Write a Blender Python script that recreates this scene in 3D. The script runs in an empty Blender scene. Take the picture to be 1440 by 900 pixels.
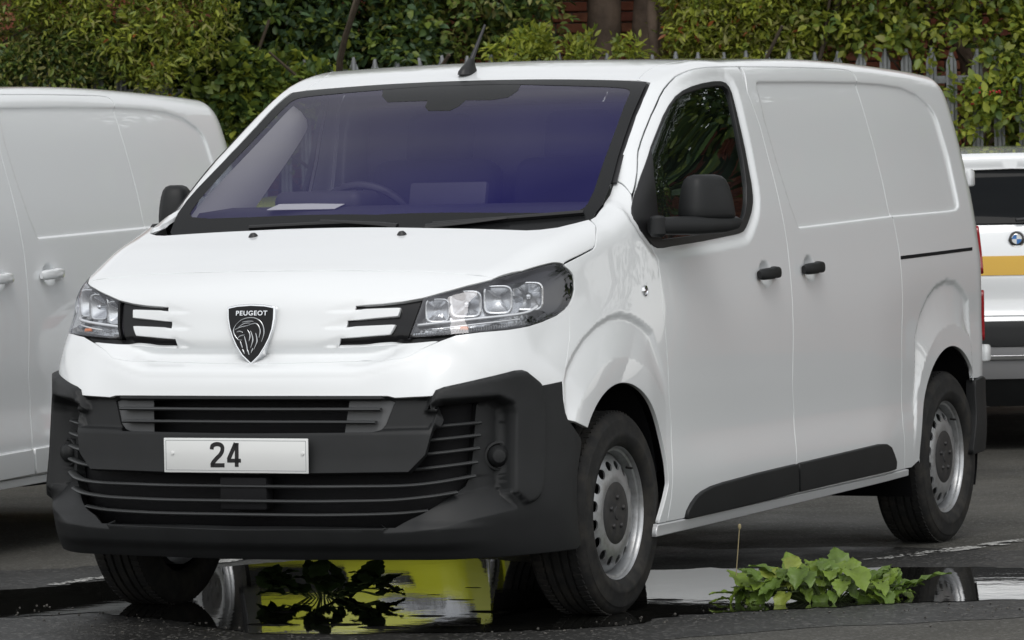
import bpy, bmesh, math, random
import numpy as np
from mathutils import Vector, Matrix
from mathutils.geometry import delaunay_2d_cdt

# ------------------------------------------------------------------ camera
SC = bpy.context.scene
COL = SC.collection
CAM = np.array([6.86914, -13.69869, 1.34163])
YAW, PITCH, ROLL, FPX = 0.433135, 0.0244444, -0.0170713, 6388.14   # van frame = world frame
W0, H0 = 1440.0, 900.0
def _basis():
    f = np.array([-math.sin(YAW)*math.cos(PITCH), math.cos(YAW)*math.cos(PITCH), -math.sin(PITCH)])
    r = np.array([math.cos(YAW), math.sin(YAW), 0.0]); u = np.cross(r, f)
    return r*math.cos(ROLL)+u*math.sin(ROLL), -r*math.sin(ROLL)+u*math.cos(ROLL), f
CR, CU, CF = _basis()
cd = bpy.data.cameras.new('camera'); cam = bpy.data.objects.new('camera', cd); COL.objects.link(cam)
cd.sensor_width = 36.0; cd.lens = FPX/W0*36.0; cd.clip_start = 0.5; cd.clip_end = 5000
cd.dof.use_dof = True; cd.dof.focus_distance = 14.9; cd.dof.aperture_fstop = 20.0
M = Matrix.Identity(4)
for i in range(3):
    M[i][0], M[i][1], M[i][2], M[i][3] = CR[i], CU[i], -CF[i], CAM[i]
cam.matrix_world = M
SC.camera = cam
# ------------------------------------------------------------------ sky, sun, exposure
SUN_EL, SUN_AZ = math.radians(55), math.radians(160)      # azimuth measured clockwise from +y
wd = bpy.data.worlds.new('World'); SC.world = wd; wd.use_nodes = True
nt = wd.node_tree; nt.nodes.clear()
def wn(t, **k):
    n = nt.nodes.new(t)
    for a, b in k.items(): setattr(n, a, b)
    return n
wo = wn('ShaderNodeOutputWorld'); wb = wn('ShaderNodeBackground'); sky = wn('ShaderNodeTexSky')
sky.sky_type = 'NISHITA'; sky.sun_disc = False; sky.sun_elevation = SUN_EL; sky.sun_rotation = SUN_AZ
sky.air_density = 1.6; sky.dust_density = 0.6; sky.ozone_density = 1.0
hs = wn('ShaderNodeHueSaturation'); hs.inputs['Saturation'].default_value = 0.10
hs.inputs['Value'].default_value = 1.0
tc = wn('ShaderNodeTexCoord'); cn = wn('ShaderNodeTexNoise'); cn.inputs['Scale'].default_value = 2.6
cn.inputs['Detail'].default_value = 6; cn.inputs['Roughness'].default_value = 0.55
cr = wn('ShaderNodeMapRange'); cr.inputs['From Min'].default_value = 0.35; cr.inputs['From Max'].default_value = 0.68
cr.inputs['To Min'].default_value = 0.80; cr.inputs['To Max'].default_value = 1.25
mx = wn('ShaderNodeMix', data_type='RGBA', blend_type='MULTIPLY'); mx.inputs[0].default_value = 1.0
nt.links.new(tc.outputs['Generated'], cn.inputs['Vector']); nt.links.new(cn.outputs['Fac'], cr.inputs['Value'])
nt.links.new(sky.outputs[0], hs.inputs['Color']); nt.links.new(hs.outputs[0], mx.inputs[6]); nt.links.new(cr.outputs[0], mx.inputs[7])
nt.links.new(mx.outputs[2], wb.inputs['Color']); wb.inputs['Strength'].default_value = 0.15
nt.links.new(wb.outputs[0], wo.inputs['Surface'])
sl = bpy.data.lights.new('sun', 'SUN'); sl.energy = 0.8; sl.angle = math.radians(28); sl.color = (1.0, 0.965, 0.92)
so = bpy.data.objects.new('sun', sl); COL.objects.link(so)
sd = Vector((math.sin(SUN_AZ)*math.cos(SUN_EL), math.cos(SUN_AZ)*math.cos(SUN_EL), math.sin(SUN_EL)))
so.rotation_euler = sd.to_track_quat('Z', 'Y').to_euler()
so.location = sd*40
SC.view_settings.view_transform = 'Standard'; SC.view_settings.look = 'None'
SC.view_settings.exposure = 0.25; SC.view_settings.gamma = 1.0; SC.view_settings.use_curve_mapping = False
SC.cycles.max_bounces = 10; SC.cycles.transparent_max_bounces = 24
SC.cycles.caustics_reflective = False; SC.cycles.caustics_refractive = False

# ------------------------------------------------------------------ material helpers
MATS = {}
def mat(name, col=(.5, .5, .5), rough=.5, metal=0., spec=.5, coat=0., coat_rough=.03, ior=1.5, var=0., vscale=30., bump=0., bscale=200., dirt=None, sss=0., transl=0., emit=None, detail=4.):
    """Principled material; var = colour variation by noise, bump = fine relief, dirt = (colour, amount, scale)."""
    if name in MATS: return MATS[name]
    m = bpy.data.materials.new(name); m.use_nodes = True; t = m.node_tree; t.nodes.clear()
    o = t.nodes.new('ShaderNodeOutputMaterial'); b = t.nodes.new('ShaderNodeBsdfPrincipled')
    b.inputs['Base Color'].default_value = (*col, 1); b.inputs['Roughness'].default_value = rough
    b.inputs['Metallic'].default_value = metal; b.inputs['Specular IOR Level'].default_value = spec
    b.inputs['Coat Weight'].default_value = coat; b.inputs['Coat Roughness'].default_value = coat_rough; b.inputs['IOR'].default_value = ior
    if emit: b.inputs['Emission Color'].default_value = (*emit[:3], 1); b.inputs['Emission Strength'].default_value = emit[3]
    co = t.nodes.new('ShaderNodeTexCoord')
    src = None
    if var:
        n = t.nodes.new('ShaderNodeTexNoise'); n.inputs['Scale'].default_value = vscale; n.inputs['Detail'].default_value = detail
        t.links.new(co.outputs['Object'], n.inputs['Vector'])
        r = t.nodes.new('ShaderNodeMapRange'); r.inputs['From Min'].default_value = .3; r.inputs['From Max'].default_value = .7
        r.inputs['To Min'].default_value = 1-var; r.inputs['To Max'].default_value = 1+var
        x = t.nodes.new('ShaderNodeMix'); x.data_type = 'RGBA'; x.blend_type = 'MULTIPLY'; x.inputs[0].default_value = 1
        x.inputs[6].default_value = (*col, 1)
        t.links.new(n.outputs['Fac'], r.inputs['Value']); t.links.new(r.outputs[0], x.inputs[7])
        src = x.outputs[2]
    if dirt:
        dc, am, ds = dirt
        n = t.nodes.new('ShaderNodeTexNoise'); n.inputs['Scale'].default_value = ds; n.inputs['Detail'].default_value = 8; n.inputs['Roughness'].default_value = .65
        t.links.new(co.outputs['Object'], n.inputs['Vector'])
        r = t.nodes.new('ShaderNodeMapRange'); r.inputs['From Min'].default_value = .45; r.inputs['From Max'].default_value = .75
        r.inputs['To Max'].default_value = am
        x = t.nodes.new('ShaderNodeMix'); x.data_type = 'RGBA'
        x.inputs[6].default_value = (*col, 1); x.inputs[7].default_value = (*dc, 1)
        if src: t.links.new(src, x.inputs[6])
        t.links.new(n.outputs['Fac'], r.inputs['Value']); t.links.new(r.outputs[0], x.inputs[0])
        src = x.outputs[2]
    if src: t.links.new(src, b.inputs['Base Color'])
    if bump:
        n = t.nodes.new('ShaderNodeTexNoise'); n.inputs['Scale'].default_value = bscale; n.inputs['Detail'].default_value = 5
        t.links.new(co.outputs['Object'], n.inputs['Vector'])
        u = t.nodes.new('ShaderNodeBump'); u.inputs['Strength'].default_value = bump; u.inputs['Distance'].default_value = .01
        t.links.new(n.outputs['Fac'], u.inputs['Height']); t.links.new(u.outputs[0], b.inputs['Normal'])
    fin = b.outputs[0]
    if transl:
        tr = t.nodes.new('ShaderNodeBsdfTranslucent'); tr.inputs['Color'].default_value = (*[min(1, c*1.6) for c in col], 1)
        if src: t.links.new(src, tr.inputs['Color'])
        ms = t.nodes.new('ShaderNodeMixShader'); ms.inputs[0].default_value = transl
        t.links.new(b.outputs[0], ms.inputs[1]); t.links.new(tr.outputs[0], ms.inputs[2]); fin = ms.outputs[0]
    t.links.new(fin, o.inputs['Surface'])
    MATS[name] = m
    return m
def glass_mat(name, tint, gloss, f0, rough=0.0, facing_pow=5.0):
    """thin sheet of glass: tinted see-through plus mirror share that grows towards grazing view"""
    m = bpy.data.materials.new(name); m.use_nodes = True; t = m.node_tree; t.nodes.clear()
    o = t.nodes.new('ShaderNodeOutputMaterial'); tr = t.nodes.new('ShaderNodeBsdfTransparent'); gl = t.nodes.new('ShaderNodeBsdfGlossy')
    tr.inputs['Color'].default_value = (*tint, 1); gl.inputs['Color'].default_value = (*gloss, 1); gl.inputs['Roughness'].default_value = rough
    lw = t.nodes.new('ShaderNodeLayerWeight'); lw.inputs['Blend'].default_value = .5
    pw = t.nodes.new('ShaderNodeMath'); pw.operation = 'POWER'; pw.inputs[1].default_value = facing_pow
    t.links.new(lw.outputs['Facing'], pw.inputs[0])
    mr = t.nodes.new('ShaderNodeMapRange'); mr.inputs['To Min'].default_value = f0; mr.inputs['To Max'].default_value = 1.0
    t.links.new(pw.outputs[0], mr.inputs['Value'])
    ms = t.nodes.new('ShaderNodeMixShader')
    t.links.new(mr.outputs[0], ms.inputs[0]); t.links.new(tr.outputs[0], ms.inputs[1]); t.links.new(gl.outputs[0], ms.inputs[2])
    t.links.new(ms.outputs[0], o.inputs['Surface'])
    return m
# ------------------------------------------------------------------ object helpers
def tag(o, label=None, cat=None, group=None, kind=None):
    if label: o['label'] = label
    if cat: o['category'] = cat
    if group: o['group'] = group
    if kind: o['kind'] = kind
    return o
def link(name, me, material=None, parent=None):
    o = bpy.data.objects.new(name, me); COL.objects.link(o)
    if material is not None and me is not None and len(me.materials) == 0: me.materials.append(material)
    if parent is not None: o.parent = parent
    return o
def empty(name, loc=(0, 0, 0), rz=0):
    o = bpy.data.objects.new(name, None); COL.objects.link(o); o.location = loc; o.rotation_euler = (0, 0, rz); o.empty_display_size = .2
    return o
def pydata(name, V, Fc, smooth=True, normals=None):
    me = bpy.data.meshes.new(name); me.from_pydata([tuple(map(float, v)) for v in V], [], [tuple(map(int, f)) for f in Fc]); me.update()
    if smooth:
        me.polygons.foreach_set('use_smooth', [True]*len(me.polygons))
    if normals is not None:
        me.normals_split_custom_set_from_vertices([tuple(map(float, n)) for n in normals])
    return me
def mirror_mesh(me, name=None):
    """copy of a mesh mirrored in x"""
    n = len(me.vertices); V = np.zeros(n*3); me.vertices.foreach_get('co', V); V = V.reshape(-1, 3); V[:, 0] *= -1
    Fc = [tuple(reversed(p.vertices)) for p in me.polygons]
    N = None
    if me.has_custom_normals:
        L = len(me.loops); cn_ = np.zeros(L*3); me.corner_normals.foreach_get('vector', cn_); cn_ = cn_.reshape(-1, 3)
        li = np.zeros(L, int); me.loops.foreach_get('vertex_index', li)
        N = np.zeros((n, 3)); N[li] = cn_; N[:, 0] *= -1
    m2 = pydata(name or me.name, V, Fc, True, N)
    if N is None: m2.polygons.foreach_set('use_smooth', [p.use_smooth for p in me.polygons])
    for mt in me.materials: m2.materials.append(mt)
    return m2
def bm_mesh(name, bm, smooth=False, angle=None):
    me = bpy.data.meshes.new(name); bm.to_mesh(me); bm.free()
    if smooth:
        me.polygons.foreach_set('use_smooth', [True]*len(me.polygons))
        if angle: me.set_sharp_from_angle(angle=math.radians(angle))
    return me
def box_mesh(name, size, loc=(0, 0, 0), bevel=0., rot=None, seg=2):
    bm = bmesh.new(); bmesh.ops.create_cube(bm, size=1)
    bmesh.ops.scale(bm, vec=size, verts=bm.verts)
    if bevel: bmesh.ops.bevel(bm, geom=bm.edges[:], offset=bevel, segments=seg, affect='EDGES', profile=.5)
    if rot is not None: bmesh.ops.rotate(bm, cent=(0, 0, 0), matrix=rot, verts=bm.verts)
    bmesh.ops.translate(bm, vec=loc, verts=bm.verts)
    return bm_mesh(name, bm, bevel > 0, 40)
def lathe(name, prof, n=48, axis='x', sharp=35):
    """surface of revolution; prof = list of (radius, offset along axis)"""
    V = []; Fc = []
    for i in range(n):
        a = 2*math.pi*i/n; c, s = math.cos(a), math.sin(a)
        for r, t in prof:
            V.append((t, r*c, r*s) if axis == 'x' else ((r*c, r*s, t) if axis == 'z' else (r*s, t, r*c)))
    k = len(prof)
    for i in range(n):
        j = (i+1) % n
        for q in range(k-1): Fc.append((i*k+q, j*k+q, j*k+q+1, i*k+q+1))
    me = pydata(name, V, Fc); me.validate()
    bm = bmesh.new(); bm.from_mesh(me); bmesh.ops.remove_doubles(bm, verts=bm.verts, dist=1e-6); bmesh.ops.recalc_face_normals(bm, faces=bm.faces)
    bpy.data.meshes.remove(me)
    return bm_mesh(name, bm, True, sharp)
def sweep(name, pts, prof, up=None, closed=False, caps=True, scale=None, smooth=True, sharp=45):
    """profile (list of (u,v)) swept along pts; up = vector or list of vectors giving v direction"""
    P = np.array(pts, float); n = len(P); k = len(prof)
    T = np.gradient(P, axis=0)
    if closed: T = np.roll(P, -1, 0)-np.roll(P, 1, 0)
    T /= np.linalg.norm(T, axis=1)[:, None]+1e-12
    U = np.tile(np.array(up if up is not None else (0, 0, 1.), float), (n, 1)) if (up is None or np.ndim(up) == 1) else np.array(up, float)
    S = np.cross(T, U); S /= np.linalg.norm(S, axis=1)[:, None]+1e-12
    U = np.cross(S, T)
    sc = np.ones(n) if scale is None else np.array(scale, float)
    V = [P[i]+sc[i]*(S[i]*a+U[i]*b) for i in range(n) for a, b in prof]
    Fc = []
    for i in range(n if closed else n-1):
        j = (i+1) % n
        for q in range(k):
            Fc.append((i*k+q, i*k+(q+1) % k, j*k+(q+1) % k, j*k+q))
    if caps and not closed:
        Fc.append(tuple(range(k-1, -1, -1))); Fc.append(tuple((n-1)*k+q for q in range(k)))
    me = pydata(name, V, Fc)
    bm = bmesh.new(); bm.from_mesh(me); bmesh.ops.recalc_face_normals(bm, faces=bm.faces); bpy.data.meshes.remove(me)
    return bm_mesh(name, bm, smooth, sharp)
def circle_prof(r, n=8, ry=None): return [(r*math.cos(2*math.pi*i/n), (ry or r)*math.sin(2*math.pi*i/n)) for i in range(n)]
def smooth_line(pts, n=8, closed=False):
    """Catmull-Rom through points"""
    P = [np.array(p, float) for p in pts]; out = []; L = len(P)
    for i in range(L if closed else L-1):
        if closed: p0, p1, p2, p3 = P[i-1], P[i], P[(i+1) % L], P[(i+2) % L]
        else: p0, p1, p2, p3 = P[max(i-1, 0)], P[i], P[i+1], P[min(i+2, L-1)]
        for q in range(n):
            t = q/n
            out.append(.5*((2*p1)+(-p0+p2)*t+(2*p0-5*p1+4*p2-p3)*t*t+(-p0+3*p1-3*p2+p3)*t**3))
    if not closed: out.append(P[-1])
    return np.array(out)
def join_meshes(name, meshes):
    bm = bmesh.new()
    for m in meshes: bm.from_mesh(m)
    mats = list(meshes[0].materials)
    me = bpy.data.meshes.new(name); bm.to_mesh(me); bm.free()
    for m in mats: me.materials.append(m)
    return me
def ray(px):
    return CF+CR*(px[0]-W0/2)/FPX-CU*(px[1]-H0/2)/FPX
def on_plane(px, axis, val):
    d = ray(px); return CAM+d*(val-CAM[axis])/d[axis]
# ------------------------------------------------------------------ the van's body surface (one smooth function, metres)
def spline(xs, ys):
    xs = np.array(xs, float); ys = np.array(ys, float); h = np.diff(xs); d = np.diff(ys)/h; m = np.zeros(len(xs))
    m[1:-1] = (h[1:]*d[:-1]+h[:-1]*d[1:])/(h[:-1]+h[1:]); m[0] = d[0]; m[-1] = d[-1]
    def f(x):
        x = np.asarray(x, float); i = np.clip(np.searchsorted(xs, x)-1, 0, len(xs)-2); t = (x-xs[i])/h[i]
        c = np.clip(t, 0, 1); c2 = c*c; c3 = c2*c
        v = (2*c3-3*c2+1)*ys[i]+(c3-2*c2+c)*h[i]*m[i]+(-2*c3+3*c2)*ys[i+1]+(c3-c2)*h[i]*m[i+1]
        return np.where(t < 0, ys[0]+m[0]*(x-xs[0]), np.where(t > 1, ys[-1]+m[-1]*(x-xs[-1]), v))
    return f
def sst(a, b, x):
    t = np.clip((x-a)/(b-a), 0, 1); return t*t*(3-2*t)
def smax(a, b, k):
    h = np.maximum(k-np.abs(a-b), 0)/k; return np.maximum(a, b)+h*h*k*.25
f_side = spline([.15, .30, .42, .58, .75, 1.0, 1.15, 1.30, 1.50, 1.75, 1.90], [.915, .946, .957, .950, .9535, .950, .936, .9175, .878, .821, .770])
f_front = spline([.15, .24, .35, .57, .70, .76, .815, .845, .868, .885, .91, 1.00, 1.08, 1.15, 1.25], [-.80, -.907, -.960, -.942, -.923, -.914, -.903, -.888, -.842, -.815, -.826, -.8175, -.797, -.744, -.60])
f_front_c = spline([.15, .24, .35, .57, .70, .76, .83, .90, .97, 1.03, 1.08, 1.15, 1.25], [-.80, -.907, -.960, -.942, -.923, -.914, -.896, -.868, -.838, -.814, -.797, -.744, -.60])   # corner: no shelf
f_top = spline([-1.0, -.75, -.60, -.29, -.10, .00, .10, .45, .80, .95, 1.1, 1.4, 2.2, 3.0, 3.6, 4.0], [.9684, 1.1428, 1.1859, 1.2717, 1.3136, 1.3221, 1.3485, 1.585, 1.7879, 1.8374, 1.8656, 1.8766, 1.8984, 1.888, 1.8645, 1.8318])
f_hood = spline([-1.0, -.75, -.60, -.29, -.10, .05, .2], [.9684, 1.1428, 1.1859, 1.2717, 1.3136, 1.340, 1.358])
f_glass = spline([-.3, -.1, .1, .45, .80, .95, 1.1], [1.055, 1.205, 1.350, 1.585, 1.7879, 1.8374, 1.8656])
f_rear = spline([.2, .5, .7, 1.0, 1.3, 1.6, 1.8, 1.9], [3.9959, 4.0259, 4.0259, 4.0059, 3.9659, 3.8959, 3.8259, 3.7759])
B2, B4, LB = .3512, -.2507, .8047
TAP, CRN = .064, 3.1          # lower bumper: fuller, rounder corner
def Xs(y, z):
    f = np.maximum(.55-y, 0); fu = np.maximum(1.5-y, 0)*sst(1.2, 1.8, z)
    lw_ = 1-sst(.72, 1.04, z)
    x = f_side(z)-(.1099-TAP*lw_)*f**2-.0337*fu**2-.0124*np.maximum(y-2.6, 0)**2-.022*sst(2.3, 3.1, y)*(1-sst(.85, 1.15, z))
    r = np.hypot(y+.03, z-.375); w = 1-sst(.36, .72, r)          # front wing bulges round the wheel
    return x+w*np.maximum(.936-x, 0)
def Yf(x, z):
    a = np.abs(x); k = LB+(1-LB)*sst(.70, .90, z)
    rise = .050*sst(.36, .62, a)*sst(.76, .84, z)*(1-sst(.95, 1.08, z))
    wc = sst(.40, .64, a); zr_ = z-rise
    return f_front(zr_)*(1-wc)+f_front_c(z)*wc+(B2*a**2+B4*a**4)*k+CRN*np.maximum(a-.60, 0)**2*(1-sst(.72, 1.04, z))
def Zt(x, y, prof):
    a = np.abs(x); ws = sst(-.35, .10, y)*(1-sst(.85, 1.5, y))
    yy = y-.047*a**2*ws-(B2*a**2+B4*a**4)*(1-sst(-.5, -.1, y))*.55
    hood = 1-sst(-.2, .15, y); roof = sst(.8, 1.2, y)
    return prof(yy)-(.0499*hood+.0302*roof)*a**2-.02*a**2*(1-hood)*(1-roof)
def Fbody(P, prof=f_top):
    x, y, z = np.abs(P[..., 0]), P[..., 1], P[..., 2]; e = 1e-3
    a = x-Xs(y, z)
    xx = np.clip(x, 0, .88); yf = Yf(xx, z); gx = (Yf(xx+e, z)-yf)/e; gz = (Yf(xx, z+e)-yf)/e
    b = (yf+gx*(x-xx)-y)/np.sqrt(1+gx**2+np.minimum(gz**2, 4))
    zt = Zt(x, y, prof); gy = (Zt(x, y+e, prof)-zt)/e; c = (z-zt)/np.sqrt(1+gy**2)
    d = y-(f_rear(z)-.3397*x**4)
    kt = .1032+(.0826-.1032)*sst(-.15, .1, y); kt = kt+(.0724-kt)*sst(.75, 1.2, y)
    w = sst(-.05, .05, b-c); kk = kt*(1-w)+(.08+.08*sst(.80, 1.0, z))*w
    return smax(smax(smax(b, c, .10), a, kk), d, .1557)
def Fhood(P): return Fbody(P, f_hood)
def Fglass(P): return P[..., 2]-Zt(P[..., 0], P[..., 1], f_glass)
def grad(F, P, e=2e-3):
    g = np.stack([F(P+np.eye(3)[i]*e)-F(P-np.eye(3)[i]*e) for i in range(3)], -1)
    return g/(np.linalg.norm(g, axis=-1, keepdims=True)+1e-12)
# charts: (a,b) -> line through the body
def ch_front(a, b): z = np.zeros_like(a); return np.stack([z, z+.3, b], -1), np.stack([np.sin(a), -np.cos(a), z], -1), .15, 1.9
def ch_side(a, b): z = np.zeros_like(a); return np.stack([z, a, b], -1), np.stack([z+1, z, z], -1), .25, 1.4
def ch_top(a, b): z = np.zeros_like(a); return np.stack([a, b, z], -1), np.stack([z, z, z+1], -1), .62, 2.4
def ch_ring(a, b): z = np.zeros_like(a); return np.stack([z, a, z+.9], -1), np.stack([np.sin(b), z, np.cos(b)], -1), .12, 1.6
def ch_rear(a, b): z = np.zeros_like(a); return np.stack([a, z+2., b], -1), np.stack([z, z+1, z], -1), .1, 3.
CH = {'front': (ch_front, lambda P: np.stack([np.arctan2(P[..., 0], .3-P[..., 1]), P[..., 2]], -1), (1.1, 1.)),
      'side': (ch_side, lambda P: np.stack([P[..., 1], P[..., 2]], -1), (1., 1.)),
      'top': (ch_top, lambda P: np.stack([P[..., 0], P[..., 1]], -1), (1., 1.)),
      'ring': (ch_ring, lambda P: np.stack([P[..., 1], np.arctan2(P[..., 0], P[..., 2]-.9)], -1), (1., .95)),
      'rear': (ch_rear, lambda P: np.stack([P[..., 0], P[..., 2]], -1), (1., 1.))}
def solve(F, O, D, t0, t1, level=0., n=24):
    lo = np.full(O.shape[:-1], t0); hi = np.full(O.shape[:-1], t1)
    fl = F(O+D*lo[..., None])-level; fh = F(O+D*hi[..., None])-level
    for i in range(n):
        m = (lo+hi)/2 if i < 8 else np.clip(lo-fl*(hi-lo)/(fh-fl+1e-15), np.minimum(lo, hi)+.02*(hi-lo), np.maximum(lo, hi)-.02*(hi-lo))
        fm = F(O+D*m[..., None])-level
        s = fm < 0
        lo = np.where(s, m, lo); fl = np.where(s, fm, fl); hi = np.where(s, hi, m); fh = np.where(s, fh, fm)
    return O+D*((lo+hi)/2)[..., None]
def chart_pts(chart, ab, F=Fbody, level=0.):
    O, D, t0, t1 = CH[chart][0](ab[..., 0], ab[..., 1]); return solve(F, O, D, t0, t1, level)
def hit(px, F=Fbody, level=0., t0=11., t1=20.):
    """photo pixels -> points on the body surface"""
    d = np.array([ray(q) for q in px]); t = np.linspace(t0, t1, 1200)
    f = F(CAM+d[:, None]*t[None, :, None])-level
    neg = f < 0; i = np.where(neg.any(1), neg.argmax(1), f.argmin(1)); i = np.clip(i, 1, None)
    O = np.tile(CAM, (len(d), 1)); lo = t[i]; hi = t[i-1]
    for _ in range(22):
        m = (lo+hi)/2; s = (F(O+d*m[:, None])-level) < 0; lo = np.where(s, m, lo); hi = np.where(s, hi, m)
    return O+d*((lo+hi)/2)[:, None]
def to_ab(chart, P): return CH[chart][1](np.asarray(P))
def pix(chart, px, F=Fbody, level=0.): return to_ab(chart, hit(px, F, level))
# 2-d polygon tools
def inpoly(Q, poly):
    x, y = Q[:, 0], Q[:, 1]; r = np.zeros(len(Q), bool); n = len(poly)
    for i in range(n):
        x1, y1 = poly[i]; x2, y2 = poly[(i+1) % n]
        if y1 == y2: continue
        c = ((y1 > y) != (y2 > y)) & (x < (x2-x1)*(y-y1)/(y2-y1)+x1); r ^= c
    return r
def dpoly(Q, poly, closed=True):
    d = np.full(len(Q), 1e9); n = len(poly)
    for i in range(n if closed else n-1):
        a = poly[i]; b = poly[(i+1) % n]; v = b-a; L = v@v
        if L < 1e-14: continue
        t = np.clip(((Q-a)@v)/L, 0, 1); d = np.minimum(d, np.hypot(*(Q-a-t[:, None]*v).T))
    return d
def sdist(Q, poly):
    d = dpoly(Q, poly); return np.where(inpoly(Q, poly), -d, d)
def area2(p): return .5*np.sum(p[:, 0]*np.roll(p[:, 1], -1)-np.roll(p[:, 0], -1)*p[:, 1])
def inset(poly, d):
    p = np.array(poly, float)
    if abs(d) < 1e-9: return p
    s = 1. if area2(p) > 0 else -1.
    e = np.roll(p, -1, 0)-p; e /= np.linalg.norm(e, axis=1)[:, None]+1e-12
    nrm = np.stack([-e[:, 1], e[:, 0]], 1)*s; n0 = np.roll(nrm, 1, 0); m = n0+nrm
    m /= np.maximum((np.linalg.norm(m, axis=1)**2), .6)[:, None]
    return p+2*m*d
def resample(poly, h):
    out = []
    n = len(poly)
    for i in range(n):
        a = poly[i]; b = poly[(i+1) % n]; k = max(1, int(round(np.linalg.norm(b-a)/h)))
        for q in range(k): out.append(a+(b-a)*q/k)
    return np.array(out)
def dedupe(p, e=1e-4):
    out = [p[0]]
    for q in p[1:]:
        if np.linalg.norm(q-out[-1]) > e: out.append(q)
    if np.linalg.norm(out[0]-out[-1]) < e: out.pop()
    return np.array(out)
def sym(half):
    """half outline on x>0 (from centre line to centre line) -> full closed outline"""
    h = [np.array(q) for q in half]; return np.array(h+[np.array((-q[0], q[1])) for q in reversed(h)])
def panel(name, chart, poly, holes=(), F=Fbody, level=0., h=.014, gap=.0027, disp=None, rim=.003, flange=.014, creases=()):
    """a sheet of bodywork on the surface F inside the outline, with rounded turned-in edges"""
    sc = np.array(CH[chart][2])
    loops = []
    for k, p in enumerate([poly]+list(holes)):
        q = dedupe(np.array(p, float)*sc); q = inset(q, gap if k == 0 else -gap); q = dedupe(resample(q, h), 2e-4)
        s = area2(q)
        if (k == 0 and s < 0) or (k > 0 and s > 0): q = q[::-1]
        loops.append(q)
    lo = loops[0].min(0); hi = loops[0].max(0)
    gx = np.arange(lo[0]+h/2, hi[0], h); gy = np.arange(lo[1]+h/2, hi[1], h*.866)
    G = np.array([(x+(h/2 if j % 2 else 0), y) for j, y in enumerate(gy) for x in gx]) if len(gx) and len(gy) else np.zeros((0, 2))
    if len(G):
        G = G[inpoly(G, loops[0])]
        for q in loops[1:]: G = G[~inpoly(G, q)]
        for q in loops: G = G[dpoly(G, q) > h*.55]
        for q, cl_ in creases:
            near = np.all((G > q.min(0)-h) & (G < q.max(0)+h), 1); k_ = np.ones(len(G), bool); k_[near] = dpoly(G[near], q, cl_) > h*.5; G = G[k_]
    pts = []; edges = []
    for q in loops:
        s = len(pts); pts += list(q); edges += [(s+i, s+(i+1) % len(q)) for i in range(len(q))]
    for q, cl_ in creases:
        q = dedupe(resample(q, h) if cl_ else resample(q, h)[:-max(1, int(round(np.linalg.norm(q[0]-q[-1])/h)))], 2e-4)
        q = q[inpoly(q, loops[0])] if not inpoly(q, loops[0]).all() and not cl_ else q
        s = len(pts); pts += list(q); edges += [(s+i, s+(i+1) % len(q)) for i in range(len(q) if cl_ else len(q)-1)]
    nb = len(pts); allp = np.array(pts+list(G)) if len(G) else np.array(pts)
    r = delaunay_2d_cdt([Vector(v) for v in allp], edges, [], 0, 1e-7)
    V2 = np.array([tuple(v) for v in r[0]]); T = np.array([t for t in r[2] if len(t) == 3])
    src = [o[0] if o else -1 for o in r[3]]
    c = V2[T].mean(1); k = inpoly(c, loops[0])
    for q in loops[1:]: k &= ~inpoly(c, q)
    T = T[k]
    ab = V2/sc
    P = chart_pts(chart, ab, F, level); N = grad(F, P)
    if disp is not None: P, N = displace(P, N, disp)
    # consistent winding with outward normals
    fn = np.cross(P[T[:, 1]]-P[T[:, 0]], P[T[:, 2]]-P[T[:, 0]]); flip = (fn*N[T[:, 0]]).sum(1) < 0
    T[flip] = T[flip][:, ::-1]
    V = list(P); NN = list(N); Fc = [tuple(t) for t in T]
    new = {s: i for i, s in enumerate(src) if s >= 0}
    if rim > 0:
        off = 0
        for q in loops:
            n = len(q); idx = [new.get(off+i) for i in range(n)]; off += n
            idx = [i for i in idx if i is not None]; n = len(idx)
            if n < 3: continue
            Q = P[idx]; n3 = N[idx]; t = np.roll(Q, -1, 0)-np.roll(Q, 1, 0); t /= np.linalg.norm(t, axis=1)[:, None]+1e-12
            o = np.cross(t, n3)
            # outward = away from triangles: test with the 2-d loop orientation via winding of mapping
            ctr = V2[idx]; tt = np.roll(ctr, -1, 0)-np.roll(ctr, 1, 0); out2 = np.stack([tt[:, 1], -tt[:, 0]], 1)
            out2 /= np.linalg.norm(out2, axis=1)[:, None]+1e-12
            Pt = chart_pts(chart, (ctr+out2*.004)/sc, F, level)-chart_pts(chart, (ctr-out2*.004)/sc, F, level)
            o *= np.sign((o*Pt).sum(1)+1e-12)[:, None]
            rings = [idx]
            for dx, dz, wn_ in ((.7, .3, .7), (1., 1., 1.), (1., flange/rim, 1.)):
                b = len(V)
                V += list(Q+o*rim*dx-n3*rim*dz); nn = n3*(1-wn_)+o*wn_; NN += list(nn/np.linalg.norm(nn, axis=1)[:, None])
                rings.append(list(range(b, b+n)))
            sg = np.sign(((np.cross(np.roll(Q, -1, 0)-Q, V[rings[1][0]]-Q[0]))*n3).sum(1).mean())
            for a_, b_ in zip(rings[:-1], rings[1:]):
                for i in range(n):
                    j = (i+1) % n; f = (a_[i], a_[j], b_[j], b_[i])
                    vn = np.cross(V[f[1]]-V[f[0]], V[f[3]]-V[f[0]]); ok = (vn*(NN[f[0]]+NN[f[2]])).sum() > 0
                    Fc.append(f if ok else f[::-1])
    return pydata(name, V, Fc, True, NN)
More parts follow.
